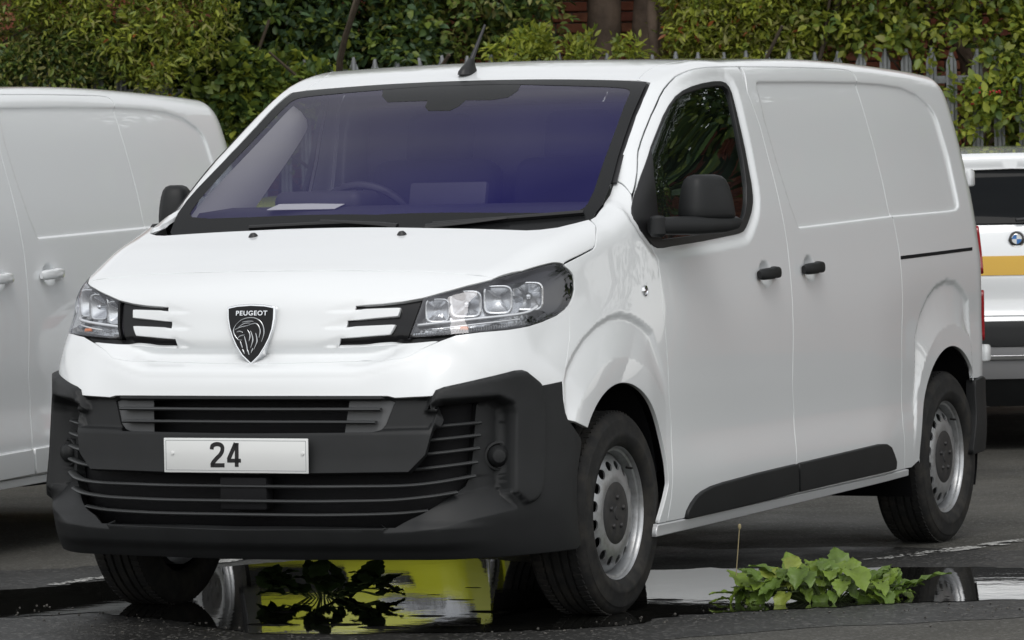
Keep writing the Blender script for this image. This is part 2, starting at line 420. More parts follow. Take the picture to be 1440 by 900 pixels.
def displace(P, N, disp):
    up = np.where(np.abs(N[:, 2:3]) < .9, np.array([[0, 0, 1.]]), np.array([[0, 1., 0]]))
    t1 = np.cross(up, N); t1 /= np.linalg.norm(t1, axis=1)[:, None]; t2 = np.cross(N, t1); e = 1.5e-3
    d = disp(P); d1 = (disp(P+t1*e)-disp(P-t1*e))/(2*e); d2 = (disp(P+t2*e)-disp(P-t2*e))/(2*e)
    N2 = N-t1*d1[:, None]-t2*d2[:, None]
    return P+N*d[:, None], N2/np.linalg.norm(N2, axis=1)[:, None]
def strip_on(chart, ab, F=Fbody, level=0.):
    """points and normals along a line on the surface"""
    P = chart_pts(chart, np.array(ab, float), F, level); return P, grad(F, P)
# ------------------------------------------------------------------ materials of the vans
WHITE = mat('white_paint', (.795, .813, .822), .28, coat=1., coat_rough=.015)
BLACKP = mat('black_textured_plastic', (.013, .0138, .0145), .52, spec=.32, var=.12, vscale=9, bump=.05, bscale=900)
BLACKG = mat('gloss_black_trim', (.008, .008, .009), .20, spec=.3)
RUBBER = mat('tyre_rubber', (.018, .018, .018), .75, spec=.25, var=.2, vscale=30, dirt=((.07, .062, .05), .5, 14))
SEALM = mat('window_rubber', (.012, .012, .013), .45)
STEEL = mat('steel_wheel_paint', (.42, .43, .44), .38, metal=.75, dirt=((.12, .10, .08), .55, 22))
SILVER = mat('sill_metal', (.62, .63, .64), .35, metal=.35)
CHROME = mat('chrome', (.80, .81, .83), .10, metal=1.)
DARKIN = mat('dark_recess', (.006, .006, .007), .7, spec=.2)
DASH = mat('dashboard_plastic', (.028, .028, .034), .55, var=.1)
TRIM = mat('light_grey_trim', (.72, .72, .70), .7)
SEAT = mat('seat_fabric', (.03, .03, .035), .9, bump=.2, bscale=700)
PLATEW = mat('plate_white', (.74, .75, .74), .3, coat=.4)
INKM = mat('plate_black', (.01, .01, .011), .35)
REDL = mat('red_lens', (.30, .008, .012), .12, coat=.6)
AMBER = mat('amber_lens', (.65, .16, .02), .2, coat=.4)
UNDER = mat('underbody', (.012, .012, .012), .8, dirt=((.05, .045, .04), .5, 8))
LENS = glass_mat('lamp_lens', (.93, .94, .95), (.95, .95, 1), .075)
SIDEGL = glass_mat('side_glass', (.42, .47, .46), (.9, .95, .95), .12, facing_pow=3.5)
GREYPL = mat('grey_satin_plastic', (.10, .102, .105), .45, spec=.4)
PAPER = mat('white_paper', (.80, .80, .78), .8)
def wind_mat():
    """laminated windscreen with a violet solar coating whose tint fades to grey towards grazing view"""
    m = glass_mat('windscreen_glass', (.86, .86, .88), (.16, .15, .40), .20, facing_pow=3.5); t = m.node_tree
    gl = [n for n in t.nodes if n.type == 'BSDF_GLOSSY'][0]; lw = [n for n in t.nodes if n.type == 'LAYER_WEIGHT'][0]
    mr = t.nodes.new('ShaderNodeMapRange'); mr.inputs['From Min'].default_value = .465; mr.inputs['From Max'].default_value = .575
    mx_ = t.nodes.new('ShaderNodeMix'); mx_.data_type = 'RGBA'; mx_.inputs[6].default_value = (.125, .115, .52, 1); mx_.inputs[7].default_value = (.52, .50, .62, 1)
    t.links.new(lw.outputs['Facing'], mr.inputs['Value']); t.links.new(mr.outputs[0], mx_.inputs[0]); t.links.new(mx_.outputs[2], gl.inputs['Color'])
    return m
WIND = wind_mat()

# ------------------------------------------------------------------ outlines read from the photograph (van's left side and centre)
HLpx = [(573.6, 476.4), (595, 418.4), (618, 411.8), (657, 401), (696, 391), (735, 381), (764, 373), (777.8, 370.4), (787, 371), (794, 374), (801, 380), (805.5, 386), (807.5, 394), (808, 406.4), (806.5, 415), (804, 422), (800, 429.5), (795, 435.6), (783.6, 444.3), (764, 453), (744.7, 459.3), (715.5, 464.3), (676.7, 467.6), (641.7, 470.6)]
CLADTOP = [(420, 556.5), (545, 556.5), (555.6, 559), (608, 556.4), (612.5, 548.5), (624, 544), (723, 520.8), (733.5, 520), (740.8, 522.3), (752, 531), (760, 538), (762.7, 542), (790.6, 536.8), (792, 562), (795, 579.7), (798.7, 590.4), (817, 616.7)]
HOODREAR = [(838, 318), (828, 308.6), (808.9, 313.6), (784, 319.8), (759, 322.9), (740, 323.8), (684, 322), (560, 319.8)]
HOODSIDE = [(794.6, 371.4), (815, 361), (834.4, 350.6), (837, 346), (838, 338.9), (838.3, 330)]
WINDEDGE = [(909, 116), (899, 137.8), (888, 162.7), (877, 193.8), (868, 221.8), (860, 252.9), (854, 271.6), (844.7, 290), (833.8, 304), (827.6, 308)]
WINDTOP = [(700, 112.8), (778, 112.3), (871, 113.8)]
CLEAR = [(700, 118.6), (780, 120), (860, 122.5), (877, 123.7), (884, 125.6), (886.5, 128.5), (886.2, 132), (877, 153.9), (857.8, 206.4), (849, 230), (836, 269), (826.7, 288), (822, 293), (813, 297.3), (780, 300.5), (715, 300.5), (560, 301.5)]
DOORTOP = [(898.6, 231), (897, 218), (897.6, 208), (901, 196), (906.4, 181), (916, 157.8), (927.8, 132.5), (934, 122), (941.4, 114), (949, 107), (958.9, 102.4), (968, 99), (978.3, 96.5), (997.8, 94.6), (1036.7, 93.6)]
DOORFRONT = [(922.9, 351.5), (925.8, 366), (929.5, 400), (932.6, 438.9), (936.5, 477.8), (939.4, 516.7), (940.5, 552), (944, 600), (946, 660), (944, 728)]
BGAP = [(1040, 95.6), (1051, 129), (1069, 178), (1086.7, 244.4), (1100, 302), (1107.6, 346.7), (1112, 391), (1114.8, 435.6), (1115.6, 480), (1114.2, 538), (1116.5, 577), (1117.5, 652.7), (1117.8, 699)]
SLTOP = [(1111, 94.6), (1182, 97.2), (1193, 99), (1199, 102.5), (1203.6, 109), (1205.5, 117)]
SLREAR = [(1217.8, 154.7), (1233.8, 211.6), (1244.4, 254), (1251.6, 289.8), (1259, 322), (1264, 350), (1267.5, 382), (1269, 411), (1269, 440), (1268, 480), (1268, 540), (1270, 600), (1272, 656)]
EMB = [(1063.5, 119), (1064.5, 115), (1068, 113.8), (1140, 113.5), (1203.6, 114.8), (1239, 117.3), (1267.6, 122), (1289, 131.6), (1306.7, 147.6), (1314, 158), (1319, 169), (1335, 222), (1348.6, 286), (1348.6, 292), (1345, 296.5), (1335, 298.5), (1253, 305.8), (1123.6, 321.8), (1111, 286), (1093, 229), (1075.6, 169)]
WINOUT = [(891, 289), (893.5, 275), (904, 244), (918, 204), (935.6, 160), (944, 145), (953, 133), (963, 125.5), (975.6, 120), (990, 116), (1006.7, 113.3), (1017, 113.2), (1024, 115.6), (1028.5, 121), (1032, 129), (1042, 169), (1051, 209), (1060, 257.8), (1062, 275), (1062, 284.4), (1060, 298), (1055.6, 311), (1052.5, 319), (1049, 324.4), (1043, 327.3), (1035.6, 329), (993, 337.8), (949, 345), (937, 347.5), (929, 347.5), (924, 345.5), (920, 342), (904, 320), (895, 306), (891.6, 298)]
WINGL = [(930, 320), (927.5, 290), (922, 245), (917, 208), (930, 178), (945, 147), (954, 136), (965, 129), (994, 121), (1012, 118.5), (1020, 119.3), (1026, 124), (1029.5, 132), (1038.5, 173), (1049, 226), (1053.5, 262), (1053.5, 285), (1051, 301), (1046, 313), (1038, 319.5), (1020, 324), (975, 332), (935, 337)]
def circ(Q):
    Q = np.array(Q); A = np.c_[2*Q, np.ones(len(Q))]; s = np.linalg.lstsq(A, (Q**2).sum(1), rcond=None)[0]
    return np.array(s[:2]), math.sqrt(s[2]+s[0]**2+s[1]**2)
def zz(l, o, s): return [(o[0]+a/s, o[1]+b/s) for a, b in l]
FARCH = [(817, 616.7), (831, 583.6), (842.5, 564), (860, 546.7), (881, 540.4), (896.7, 544.9), (908, 555.6), (919, 575), (930.7, 626)]
RARCH = zz([(345, 900), (365, 820), (400, 720), (450, 630), (500, 575), (535, 567), (580, 585), (620, 640), (650, 720)], (1220, 360), 4.5)
fac, far = circ(pix('side', FARCH)); rac, rar = circ(pix('side', RARCH))
FO = pix('side', zz([(60, 680), (75, 600), (130, 480), (200, 370), (300, 270), (400, 210), (480, 195), (560, 215), (640, 265), (710, 330)], (780, 400), 5.143))
FO = np.vstack([FO, [(.33, .75), (.33, .3), (-.40, .3), (-.46, .5)]])
fic, fi_r = fac, far+.085
RO = pix('side', zz([(300, 500), (330, 370), (380, 250), (430, 180), (500, 140), (560, 155), (610, 210), (640, 270)], (1220, 360), 4.5))
RO = np.vstack([RO, [(RO[-1][0]+.06, .65), (RO[-1][0]+.05, .3), (2.75, .3), (RO[0][0]-.01, .65)]])
ric, ri_r = rac, rar+.085
A_emb = pix('side', EMB); A_win = pix('side', WINOUT)
A_winb = inset(A_win, -.045)
HANDLES = [to_ab('side', hit([(1081, 386)], level=.012))[0], to_ab('side', hit([(1143, 378.5)], level=.012))[0]]
def disp_side(P):
    Q = np.stack([P[:, 1], P[:, 2]], 1); y, z = Q[:, 0], Q[:, 1]; d = np.zeros(len(P))
    # wheel arch scallops
    for op, ic, ir, y0, y1 in ((FO, fic, fi_r, .16, .34), (RO, ric, ri_r, 9, 10)):
        so_ = -sdist(Q, op); si_ = np.hypot(*(Q-ic).T)-ir
        w = np.clip(so_, 0, None)/(np.clip(so_, 0, None)+np.clip(si_, 0, None)+1e-6)
        k = sst(0., .026, so_)*(1-sst(y0, y1, y))*sst(.36, .55, z)
        d += k*(-.013+.021*np.clip(w, 0, 1)**1.2)
    # lower door flare
    d += .006*(1-sst(.43, .58, z))*sst(.36, .95, y)*(1-sst(2.35, 2.7, y))
    m = (y > 1.0) & (z > 1.15)
    if m.any():
        d[m] += -.0105*(1-sst(-.011, .002, sdist(Q[m], A_emb)))
    m = (y < 1.6) & (y > .1) & (z > 1.0)
    if m.any():
        d[m] += -.012*(1-sst(-.030, .004, sdist(Q[m], A_winb)))
    for hy, hz in HANDLES:
        r = np.hypot((y-hy)/.062, (z-hz-.004)/.050); d += -.022*(1-sst(.35, 1., r))
    return d
SIDECR = [(inset(A_emb, .011), True), (inset(A_emb, -.002), True), (inset(A_emb, .0045), True)]
VAN = []      # (name, mesh, material, [(child name, mesh, material)])
def part(name, me, m, kids=(), label=None):
    me.materials.append(m); VAN.append((name, me, m, list(kids), label)); return VAN[-1]
def both(name, me, m, kids=()):
    part(name, me, m, kids)
    part(name, mirror_mesh(me), m, [(n, mirror_mesh(k), mm) for n, k, mm in kids])
def kid(name, me, m): me.materials.append(m); return (name, me, m)
def x0(ab):
    ab = np.array(ab); ab[0][0] = 0; ab[-1][0] = 0; return ab
# ---- bonnet
hs_ = np.vstack([pix('top', [(356, 381.5), (450, 380.6), (550, 381), (600, 382), (652.4, 385.4), (684.4, 389), (694, 391.8)]), pix('top', HLpx[4:10]), pix('top', HOODSIDE), pix('top', HOODREAR[:-1], Fhood), pix('top', [(600, 320.5)], Fhood)])
hs_[0][0] = 0; hr = hs_[-1].copy()
hood_poly = sym([*hs_, (0, hr[1]-.004)])
part('bonnet', panel('bonnet', 'top', hood_poly, F=Fhood, h=.016), WHITE)
# ---- nose panel with the three fingers each side
nose = pix('front', [(356, 381.5), (450, 380.6), (550, 381), (600, 382), (652.4, 385.4), (684.4, 389), (694, 391.8), (657, 401), (618, 411.8), (595, 418.4), (565.8, 423.7), (536.7, 427), (500, 429.5), (498.8, 435.4), (563, 432.9), (559.5, 444), (488.5, 450.8), (487, 460), (555.6, 456.7), (548.3, 470), (478.3, 475.6), (475.4, 489.3), (536.7, 486.3), (615, 480), (590, 492), (571, 502.5), (536.7, 507), (420, 510), (356, 511)])
nose[0][0] = 0; nose[-1][0] = 0
SLOTL = [pix('front', [(500, 432.5), (455, 435.5)]), pix('front', [(488, 455.5), (444, 459.5)]), pix('front', [(476.5, 482.5), (434, 488)])]
def disp_nose(P):
    Q = to_ab('front', np.stack([np.abs(P[:, 0]), P[:, 1], P[:, 2]], 1)); d = np.zeros(len(P))
    for (a0, z0), (a1, z1) in SLOTL:
        t = (Q[:, 0]-a1)/(a0-a1); zc = z1+(z0-z1)*t; hw = .004+.012*np.clip(t, 0, 1)
        k = sst(-.05, .3, t)*(1-sst(1.1, 1.3, t))
        v = (Q[:, 1]-(zc-.008))/hw
        d += -.0045*k*np.clip(t, .25, 1.)*sst(-.25, .0, v)*(1-sst(0.3, 2.2, v))
    return d
part('nose_panel', panel('nose_panel', 'front', sym(nose), h=.010, gap=.001, disp=disp_nose), WHITE)
tr_ = pix('front', [(468, 424), (530, 423.5), (594, 414), (590, 430), (572, 478), (600, 475), (643, 468.5), (640, 472.5), (624, 479.8), (536.7, 486.8), (470, 491)], level=-.014)
both('grille_trim', panel('grille_trim', 'front', tr_, level=-.015, h=.02, gap=0), BLACKG)
nb_ = pix('front', [(560, 511), (566, 491), (612, 482.8), (648, 473.5), (662, 480), (622, 496), (590, 508)], level=-.008)
both('nose_backing', panel('nose_backing', 'front', nb_, level=-.009, h=.02, gap=0, rim=0), WHITE)
# ---- white upper bumper
bu = np.vstack([pix('front', [(356, 511.6), (420, 510.6), (536.7, 507.6), (571, 503), (590, 492.6), (618, 480.6), (641.7, 472)]), pix('front', HLpx[17:24][::-1][1:]), pix('front', [(800, 431), (801, 470), (796.5, 505), (790.8, 536)]), pix('front', CLADTOP[:12][::-1]), pix('front', [(356, 556.5)])])
bu[0][0] = 0; bu[-1][0] = 0
part('upper_bumper', panel('upper_bumper', 'front', sym(bu), h=.012, gap=.0004, rim=.002), WHITE)
# ---- cladding (dark lower bumper)
CL = 0.
zb = .243
arch_low = [(fac[0]-math.cos(a)*far, fac[1]+math.sin(a)*far) for a in np.radians([30, 15, 0, -12, -24])]
al = to_ab('front', chart_pts('side', np.array(arch_low)))
cl = np.vstack([pix('front', [(356, 556.8)]), pix('front', CLADTOP), al, [(al[-1][0]-.02, zb+.004), (.75, zb), (.55, zb-.004), (0, zb-.006)]])
cl[0][0] = 0
upg = pix('front', [(356, 561), (545, 561), (553, 563), (540, 596.5), (533, 604), (522.7, 608.5), (356, 610)]); upg[0][0] = 0; upg[-1][0] = 0
lowg = np.vstack([pix('front', [(356, 667), (575, 664), (598, 640), (614, 580), (616, 571.5), (625, 568.5)], level=-.0), pix('front', [(677, 563.5), (673, 620), (669, 662), (661, 680.5)], level=-.055), pix('front', [(594, 722.5)], level=-.035), pix('front', [(556, 742), (356, 744)])]); lowg[0][0] = 0; lowg[-1][0] = 0
S_ = np.array([1.1, 1.])
Cpoly = pix('front', [(599, 577), (608, 556.4), (612.5, 548.5), (624, 544), (723, 520.8), (733.5, 520), (740.8, 522.3), (760, 538), (764.7, 583), (765.5, 640), (763, 680), (759, 697), (750, 706), (738, 710), (719.5, 693), (719.5, 580), (716, 568.5), (698.6, 560), (622, 566.5)])*S_
Ppoly = np.vstack([pix('front', [(614, 573), (624, 567), (698, 560.5), (715.5, 569), (719, 580), (718, 688)]), pix('front', [(690, 684), (655, 678), (650, 600), (632, 574)], level=-.05)])*S_
CHIN = pix('front', [(540, 748.5), (580, 746.5), (620, 741), (700, 722), (745, 709.5), (765, 704)])*S_
Wpoly = np.vstack([CHIN[:4], pix('front', [(728, 714.5), (716.5, 697), (715, 680), (690, 652), (664, 655), (588, 716), (545, 741)])*S_])
Upoly = pix('front', [(538, 556), (608, 556), (600, 577), (619, 578), (607, 600), (603.6, 604.5), (569, 605.5), (522.7, 608)])*S_
FOGp = pix('front', [(682, 640)])[0]*S_
CPR, PDP = .021, .066
def disp_clad(P):
    Q = to_ab('front', np.stack([np.abs(P[:, 0]), P[:, 1], P[:, 2]], 1))*S_; d = np.zeros(len(P))
    m = Q[:, 0] > .28; q = Q[m]
    if m.any():
        v = CPR*(1-sst(-.012, .002, sdist(q, Cpoly)))
        dc = dpoly(q, CHIN, False)
        v += np.minimum(-PDP*(1-sst(-.010, .006, sdist(q, Ppoly))), -np.minimum(PDP, .75*dc)*(1-sst(-.003, .003, sdist(q, Wpoly))))
        v += -.026*(1-sst(-.014, .002, sdist(q, Upoly)))
        d[m] += v
    # number plate beam stands out a little; chin lip
    d += .012*sst(.365, .34, Q[:, 1])*(1-sst(.55, .75, Q[:, 0]))*sst(.26, .30, Q[:, 1])
    d += .007*(1-sst(.60, .80, Q[:, 0]))*sst(.50, .515, Q[:, 1])*(1-sst(.635, .66, Q[:, 1]))
    return d
def mir2(q): return q*np.array([-1, 1])
CREASE = []
for q, offs in ((Cpoly, (.012, -.002)), (Ppoly, (.010, -.006)), (Wpoly, (.003, -.003)), (Upoly, (.014, -.002))):
    for o_ in offs:
        w_ = inset(q, o_); CREASE += [(w_, True), (mir2(w_), True)]
CREASE += [(CHIN, False), (mir2(CHIN), False)]
cladme = panel('lower_bumper', 'front', sym(cl), holes=[sym(upg), sym(lowg)], h=.0085, disp=disp_clad, rim=.003, flange=.03, gap=.001, creases=CREASE)
# ---- side panels
def arch_pts(c, r, a0, a1, n=40):
    a = np.radians(np.linspace(a0, a1, n)); return np.stack([c[0]+r*np.cos(a), c[1]+r*np.sin(a)], 1)
sill_top = pix('side', [(928, 737.5), (1281, 658.8)]); sill_bot = pix('side', [(926, 753), (1280.6, 666.5)])
def zs(y): return sill_top[0][1]+(sill_top[1][1]-sill_top[0][1])*(y-sill_top[0][0])/(sill_top[1][0]-sill_top[0][0])
# fender
w_l = hit(WINDEDGE, Fglass)           # windscreen edge in 3-d
def pill(px): return pix('side', px)
front_arch_f = arch_pts(fac, far, 12, 141, 46)
def pr_(px, **k): return pix('ring', px, **k)
def sr_(q): return to_ab('ring', chart_pts('side', np.array(q, float)))
fen = np.vstack([pr_([(862, 251.5), (872, 254.5), (882, 261.5), (890, 271), (892, 285), (892.5, 300), (904, 321.5), (920, 343.5)]), pr_(DOORFRONT[:-1]), sr_([(.345, .36), (.330, zs(.33)+.003), (.262, zs(.262)+.003), (.300, .36), (.322, .41)]), sr_(front_arch_f), pr_(CLADTOP[::-1][1:5]), pr_([(796.5, 505), (801, 470), (800, 431)]), pr_(HLpx[17:8:-1]), pr_(HOODSIDE), pr_([(838, 318), (829.5, 308.5), (836.5, 304.5), (847, 290.5), (856, 272), (862, 253.5)])])
both('front_wing', panel('front_wing', 'ring', fen, h=.011, disp=disp_side), WHITE)
# door
doorp = np.vstack([pill(DOORTOP[1:]), pill(BGAP[1:-1]), [(pill(BGAP[-1:])[0][0], zs(1.49)+.004)], [(.334, zs(.334)+.004)], [(.349, .36)], pill(DOORFRONT[:-1][::-1]), pill([(920, 342), (904, 320), (893, 302), (891, 289), (893.5, 275), (897, 255)])])
doorp = dedupe(doorp)
A_gl = pill(WINGL)
handle_kids = []
def handle(hy, hz):
    """pull handle standing over its bowl"""
    yy = np.linspace(-.092, .092, 15); pts = []
    for t in yy:
        x = Xs(np.array(hy+t), np.array(hz))+.030*math.sqrt(max(0, 1-(t/.11)**2))-.004
        pts.append((float(x), hy+t, hz+.004*(1-(t/.092)**2)+(.004 if t > 0 else 0)))
    sc_ = [.55+.45*math.sqrt(max(0, 1-abs(t/.093)**5)) for t in yy]
    prof = [(.015*math.copysign(abs(math.cos(a))**.7, math.cos(a)), .021*math.copysign(abs(math.sin(a))**.7, math.sin(a))) for a in np.linspace(0, 2*math.pi, 17)[:-1]]
    return sweep('handle', pts, prof, up=(0, 0, 1), scale=sc_, sharp=60)
H1, H2 = handle(*HANDLES[0]), handle(*HANDLES[1])
door_me = panel('door', 'side', doorp, holes=[A_win], h=.011, disp=disp_side)
def lvl_window(P): return np.full(len(P), -.008)
seal_me = panel('window_seal', 'side', inset(A_win, .001), holes=[A_gl], h=.02, gap=0, disp=lambda P: disp_side(P)+.004, flange=.02)
glass_me = panel('window_glass', 'side', inset(A_gl, -.006), h=.03, gap=0, disp=lambda P: np.full(len(P), -.0165), rim=0)
# black mouldings along the foot of the doors
mo1 = pill([(962.5, 728.5), (965, 719), (970, 709), (977, 699), (984.5, 692.5), (997, 685.5), (1014, 679.6), (1060, 667), (1116.2, 653.7), (1117.2, 690.3), (1060, 705)])
mo1 = mo1.copy()
mo2 = pill([(1119, 653), (1232, 626.3), (1243, 626), (1249, 630), (1253.5, 640), (1256.6, 649), (1256, 658.4), (1190, 673.5), (1120, 689.7)])
def mould(name, po): return panel(name, 'side', po, h=.02, disp=lambda P: disp_side(P)+.012, gap=.001, rim=.006, flange=.02)
both('door', door_me, WHITE, [kid('handle', H1, BLACKP), kid('window_seal', seal_me, SEALM), kid('window_glass', glass_me, SIDEGL), kid('door_moulding', mould('door_moulding', mo1), BLACKP)])
bg = pill(BGAP)
sld = np.vstack([pill(SLTOP), pill(SLREAR[:-1]), [(pill(SLREAR[-1:])[0][0], zs(2.7)+.004)], [(bg[-1][0], zs(1.49)+.004)], bg[1:-1][::-1], pill([(1041.5, 93.8)])])
slide_me = panel('sliding_door', 'side', sld, h=.012, disp=disp_side, creases=SIDECR)
both('sliding_door', slide_me, WHITE, [kid('handle', H2, BLACKP), kid('door_moulding', mould('door_moulding', mo2), BLACKP)])
# sill strip
sp = np.vstack([[(.236, sill_bot[0][1]), (.250, zs(.25)-.002)], [(2.715, zs(2.715)-.002), (2.72, sill_bot[1][1])]])
both('sill', panel('sill', 'side', sp, h=.02, disp=lambda P: np.full(len(P), .006), gap=0, rim=.004, flange=.06), SILVER)
# ---- windscreen
we = to_ab('top', hit(WINDEDGE, Fglass)); wt = to_ab('top', hit(WINDTOP, Fglass))
cy = wt[0][1]-.002
wh = np.vstack([[(0, cy)], wt[1:], we[:-1], [(we[-1][0], we[-1][1]-.03), (we[-1][0]-.06, we[-1][1]-.10), (0, -.10)]])
cle = to_ab('top', hit(CLEAR, Fglass)); cle = cle[cle[:, 0] > .06]
ch_ = np.vstack([[(0, cle[0][1]-.001)], cle, [(0, cle[-1][1]-.004)]])
fr_me = panel('frit_border', 'top', sym(wh), holes=[sym(ch_)], F=Fglass, h=.02, gap=-.002, rim=0, level=.0012)
wi_me = panel('windscreen', 'top', sym(wh), F=Fglass, h=.03, gap=.003, rim=0)
patch = to_ab('top', hit([(540, 120), (625, 117.5), (733, 118), (728, 128), (715, 137), (690, 141), (655, 141), (645, 150), (632, 156), (602, 156), (598, 150), (601, 142), (545, 144), (537, 135)], Fglass))
pt_me = panel('sensor_patch', 'top', patch, F=Fglass, h=.03, gap=0, rim=0, level=.0007)
FRIT = mat('frit_black', (.010, .0105, .011), .25, spec=.22)
part('windscreen', wi_me, WIND, [kid('frit_border', fr_me, FRIT), kid('sensor_patch', pt_me, FRIT)])
# ---- roof, cant rail, pillars, rear quarter
dit = hit([(896, 112.5), (905, 103), (916, 95.6), (930, 91), (941, 88.8), (960, 86)])
dt = to_ab('top', dit); xe = dt[-1][0]
ditch = [*dt, *[(xe+.012*min(1, k/3), y) for k, y in enumerate(np.linspace(dt[-1][1]+.15, 3.62, 12))]]
wtop3 = [(q[0], q[1]+.010) for q in wt[1:]]
roof = [(0, cy+.010), *wtop3, *ditch, (xe-.02, 3.68), (xe-.10, 3.73), (0, 3.76)]
part('roof', panel('roof', 'top', sym(roof), h=.02, gap=.0015), WHITE)
d3 = chart_pts('top', np.array(ditch))
def ring3(P): return to_ab('ring', P)
rearx = [(1.80, .03), (1.70, .02), (1.5, .02), (1.2, .02), (.9, .02), (.64, .02)]
zr = np.array([1.845, 1.82, 1.77, 1.6, 1.4, 1.2, 1.0, .8, .64])
xr = Xs(np.full(len(zr), 3.72), zr)-.035; xr[0] -= .06; xr[1] -= .035; xr[2] -= .01
RB = chart_pts('rear', np.stack([xr, zr], 1))
ra_pts = arch_pts(rac, rar, 38, 186, 44)
ra3 = chart_pts('side', ra_pts)
sl3 = chart_pts('side', np.vstack([pill(SLREAR[:-1]), [(pill(SLREAR[-1:])[0][0], zs(2.7)+.004)]]))
slt3 = chart_pts('side', pill(SLTOP))
dtop3 = chart_pts('side', pill(DOORTOP[1:]))
base3 = hit([(897, 238), (894, 258), (890, 270), (882, 260.5), (872, 253.5), (862, 250.5)])
we3 = hit(WINDEDGE, Fglass)[:6][::-1]+np.array([.010, .004, 0])
lowq = chart_pts('side', np.array([(rac[0]-rar*1.0+.004, .345), (2.77, zs(2.72)+.003)]))
q1 = np.vstack([ring3(we3), ring3(d3), ring3(RB), ring3(chart_pts('side', np.array([(3.53, .635)]))), ring3(ra3), ring3(lowq), ring3(sl3[::-1]), ring3(slt3[::-1]), ring3(chart_pts('side', pill([(1041.5, 93.8)]))), ring3(dtop3[::-1]), ring3(base3)])
q1 = dedupe(q1)
def side_to_ring(q): P = chart_pts('side', q); return to_ab('ring', P)*np.array(CH['ring'][2])
both('body_side', panel('body_side', 'ring', q1, h=.012, disp=disp_side, creases=[(side_to_ring(resample(q, .02)), c) for q, c in SIDECR]), WHITE)
# rear end
rr = [(0, f_top(3.77)-.0), *[(p_[0], p_[2]) for p_ in RB]]
rr = np.array([(0, 1.84), (RB[0][0]-.03, 1.84), *[(p_[0], p_[2]) for p_ in RB], (0, .62)])
part('rear_doors', panel('rear_doors', 'rear', sym(rr), h=.04), WHITE)
# rear bumper
rl_ = pix('side', [(1372.5, 535.5), (1374, 580), (1372, 612), (1368.5, 639)], level=.012)
rb3 = np.vstack([rl_, [(3.60, .335), (3.72, .34), (3.78, .36), (3.78, .62), (3.66, .635)]])
both('rear_bumper', panel('rear_bumper', 'side', rb3, level=.012, h=.02, rim=.006, flange=.04), BLACKP)
rbx = np.array([(0, .64), (.80, .64), (.885, .62), (.885, .36), (.80, .34), (0, .34)])
part('rear_bumper', panel('rear_bumper', 'rear', sym(rbx), level=.014, h=.03, rim=.006), BLACKP)
# sliding-door rail slot in the quarter
rl = pill([(1266.5, 360.3), (1367, 347.8), (1367, 351.8), (1266.5, 364.6)])
both('door_rail', panel('door_rail', 'side', rl, level=.0015, h=.02, gap=0, rim=.001), DARKIN)
pl_ = hit([(1263.5, 331.5), (1369, 319.5)]); 
# ---- lower bumper object with grille parts added later
LOWER_KIDS = []
# black finisher closing the joint between windscreen, pillars and scuttle
fin = np.array(hit(WINDEDGE, Fglass))[:6]+np.array([.002, .004, -.010])
both('windscreen_seal', sweep('windscreen_seal', smooth_line(fin, 5), [(-.014, -.004), (.014, -.008), (.014, .000), (-.014, .004)], up=(.25, -.5, .83)), SEALM)
both('scuttle_corner', panel('scuttle_corner', 'top', np.array([(.79, -.05), (.865, .0), (.855, .12), (.815, .14)]), level=-.014, h=.02, gap=0, rim=0), WHITE)
part('scuttle', panel('scuttle', 'top', sym([(0, .08), (.74, .10), (.86, .06), (.85, -.08), (.70, -.14), (0, -.16)]), level=-.045, h=.04, gap=0, rim=0), DARKIN)
tf_ = hit(WINDTOP, Fglass); tf_ = tf_[tf_[:, 0] > .02]; tf_ = np.vstack([tf_, hit(WINDEDGE[:1], Fglass)]); tf_ = np.vstack([tf_[::-1]*np.array([-1, 1, 1]), tf_])+np.array([0, .004, -.012])
part('windscreen_seal', sweep('windscreen_seal', smooth_line(tf_, 5), [(-.02, -.006), (.02, -.006), (.02, .004), (-.02, .004)], up=(0, -.5, .86)), SEALM)
# ------------------------------------------------------------------ grilles
def line_ab(px, n=14, level=0., full=False):
    """smooth line on the front chart through pixels; full = mirrored across the centre"""
    q = pix('front', px, level=level)
    if full:
        q = q[q[:, 0] > .03]; q = q[np.argsort(q[:, 0])]; q = np.vstack([q[::-1]*np.array([-1, 1]), q])
    return smooth_line(q, n)
def slat(px, level=-.02, full=False, hgt=.0058, dep=.016, lev0=0.):
    if np.ndim(level) == 0: ab = line_ab(px, 10, level, full); P, N = strip_on('front', ab, level=level)
    else:          # recess grows towards the corner
        P0 = np.array([hit([q], level=lv)[0] for q, lv in zip(px, level)])
        P0 = P0[P0[:, 0] > .03]; P0 = P0[np.argsort(P0[:, 0])]
        P = smooth_line(np.vstack([P0[::-1]*np.array([-1, 1, 1]), P0]), 8)
    prof = [(dep*math.cos(a), hgt*math.copysign(abs(math.sin(a))**.8, math.sin(a))) for a in np.linspace(0, 2*math.pi, 11)[:-1]]
    return sweep('slat', P, prof, up=(0, 0, 1), sharp=60)
SLATM = mat('slat_plastic', (.045, .047, .048), .40, spec=.5)
for px in ([(420, 684.6), (500, 684.4), (569, 683.2), (615, 678.5), (667, 669.3)], [(420, 705.4), (490, 705), (550.7, 703.6), (600, 699), (642, 692.4)], [(420, 724.6), (490, 724.3), (538, 723.2), (570, 721.5), (602, 718.2)]):
    LOWER_KIDS.append(kid('slat', slat(px, level=(-.012, -.014, -.022, -.036, -.055)), SLATM))
for px in ([(612, 599.9), (675, 594.2)], [(602, 619.4), (674, 611.8)], [(593, 639.4), (672.5, 630.4)], [(584, 660.4), (670, 649.8)]):
    s_ = slat(px, level=-.050); LOWER_KIDS.append(kid('slat', s_, SLATM)); LOWER_KIDS.append(kid('slat', mirror_mesh(s_), SLATM))
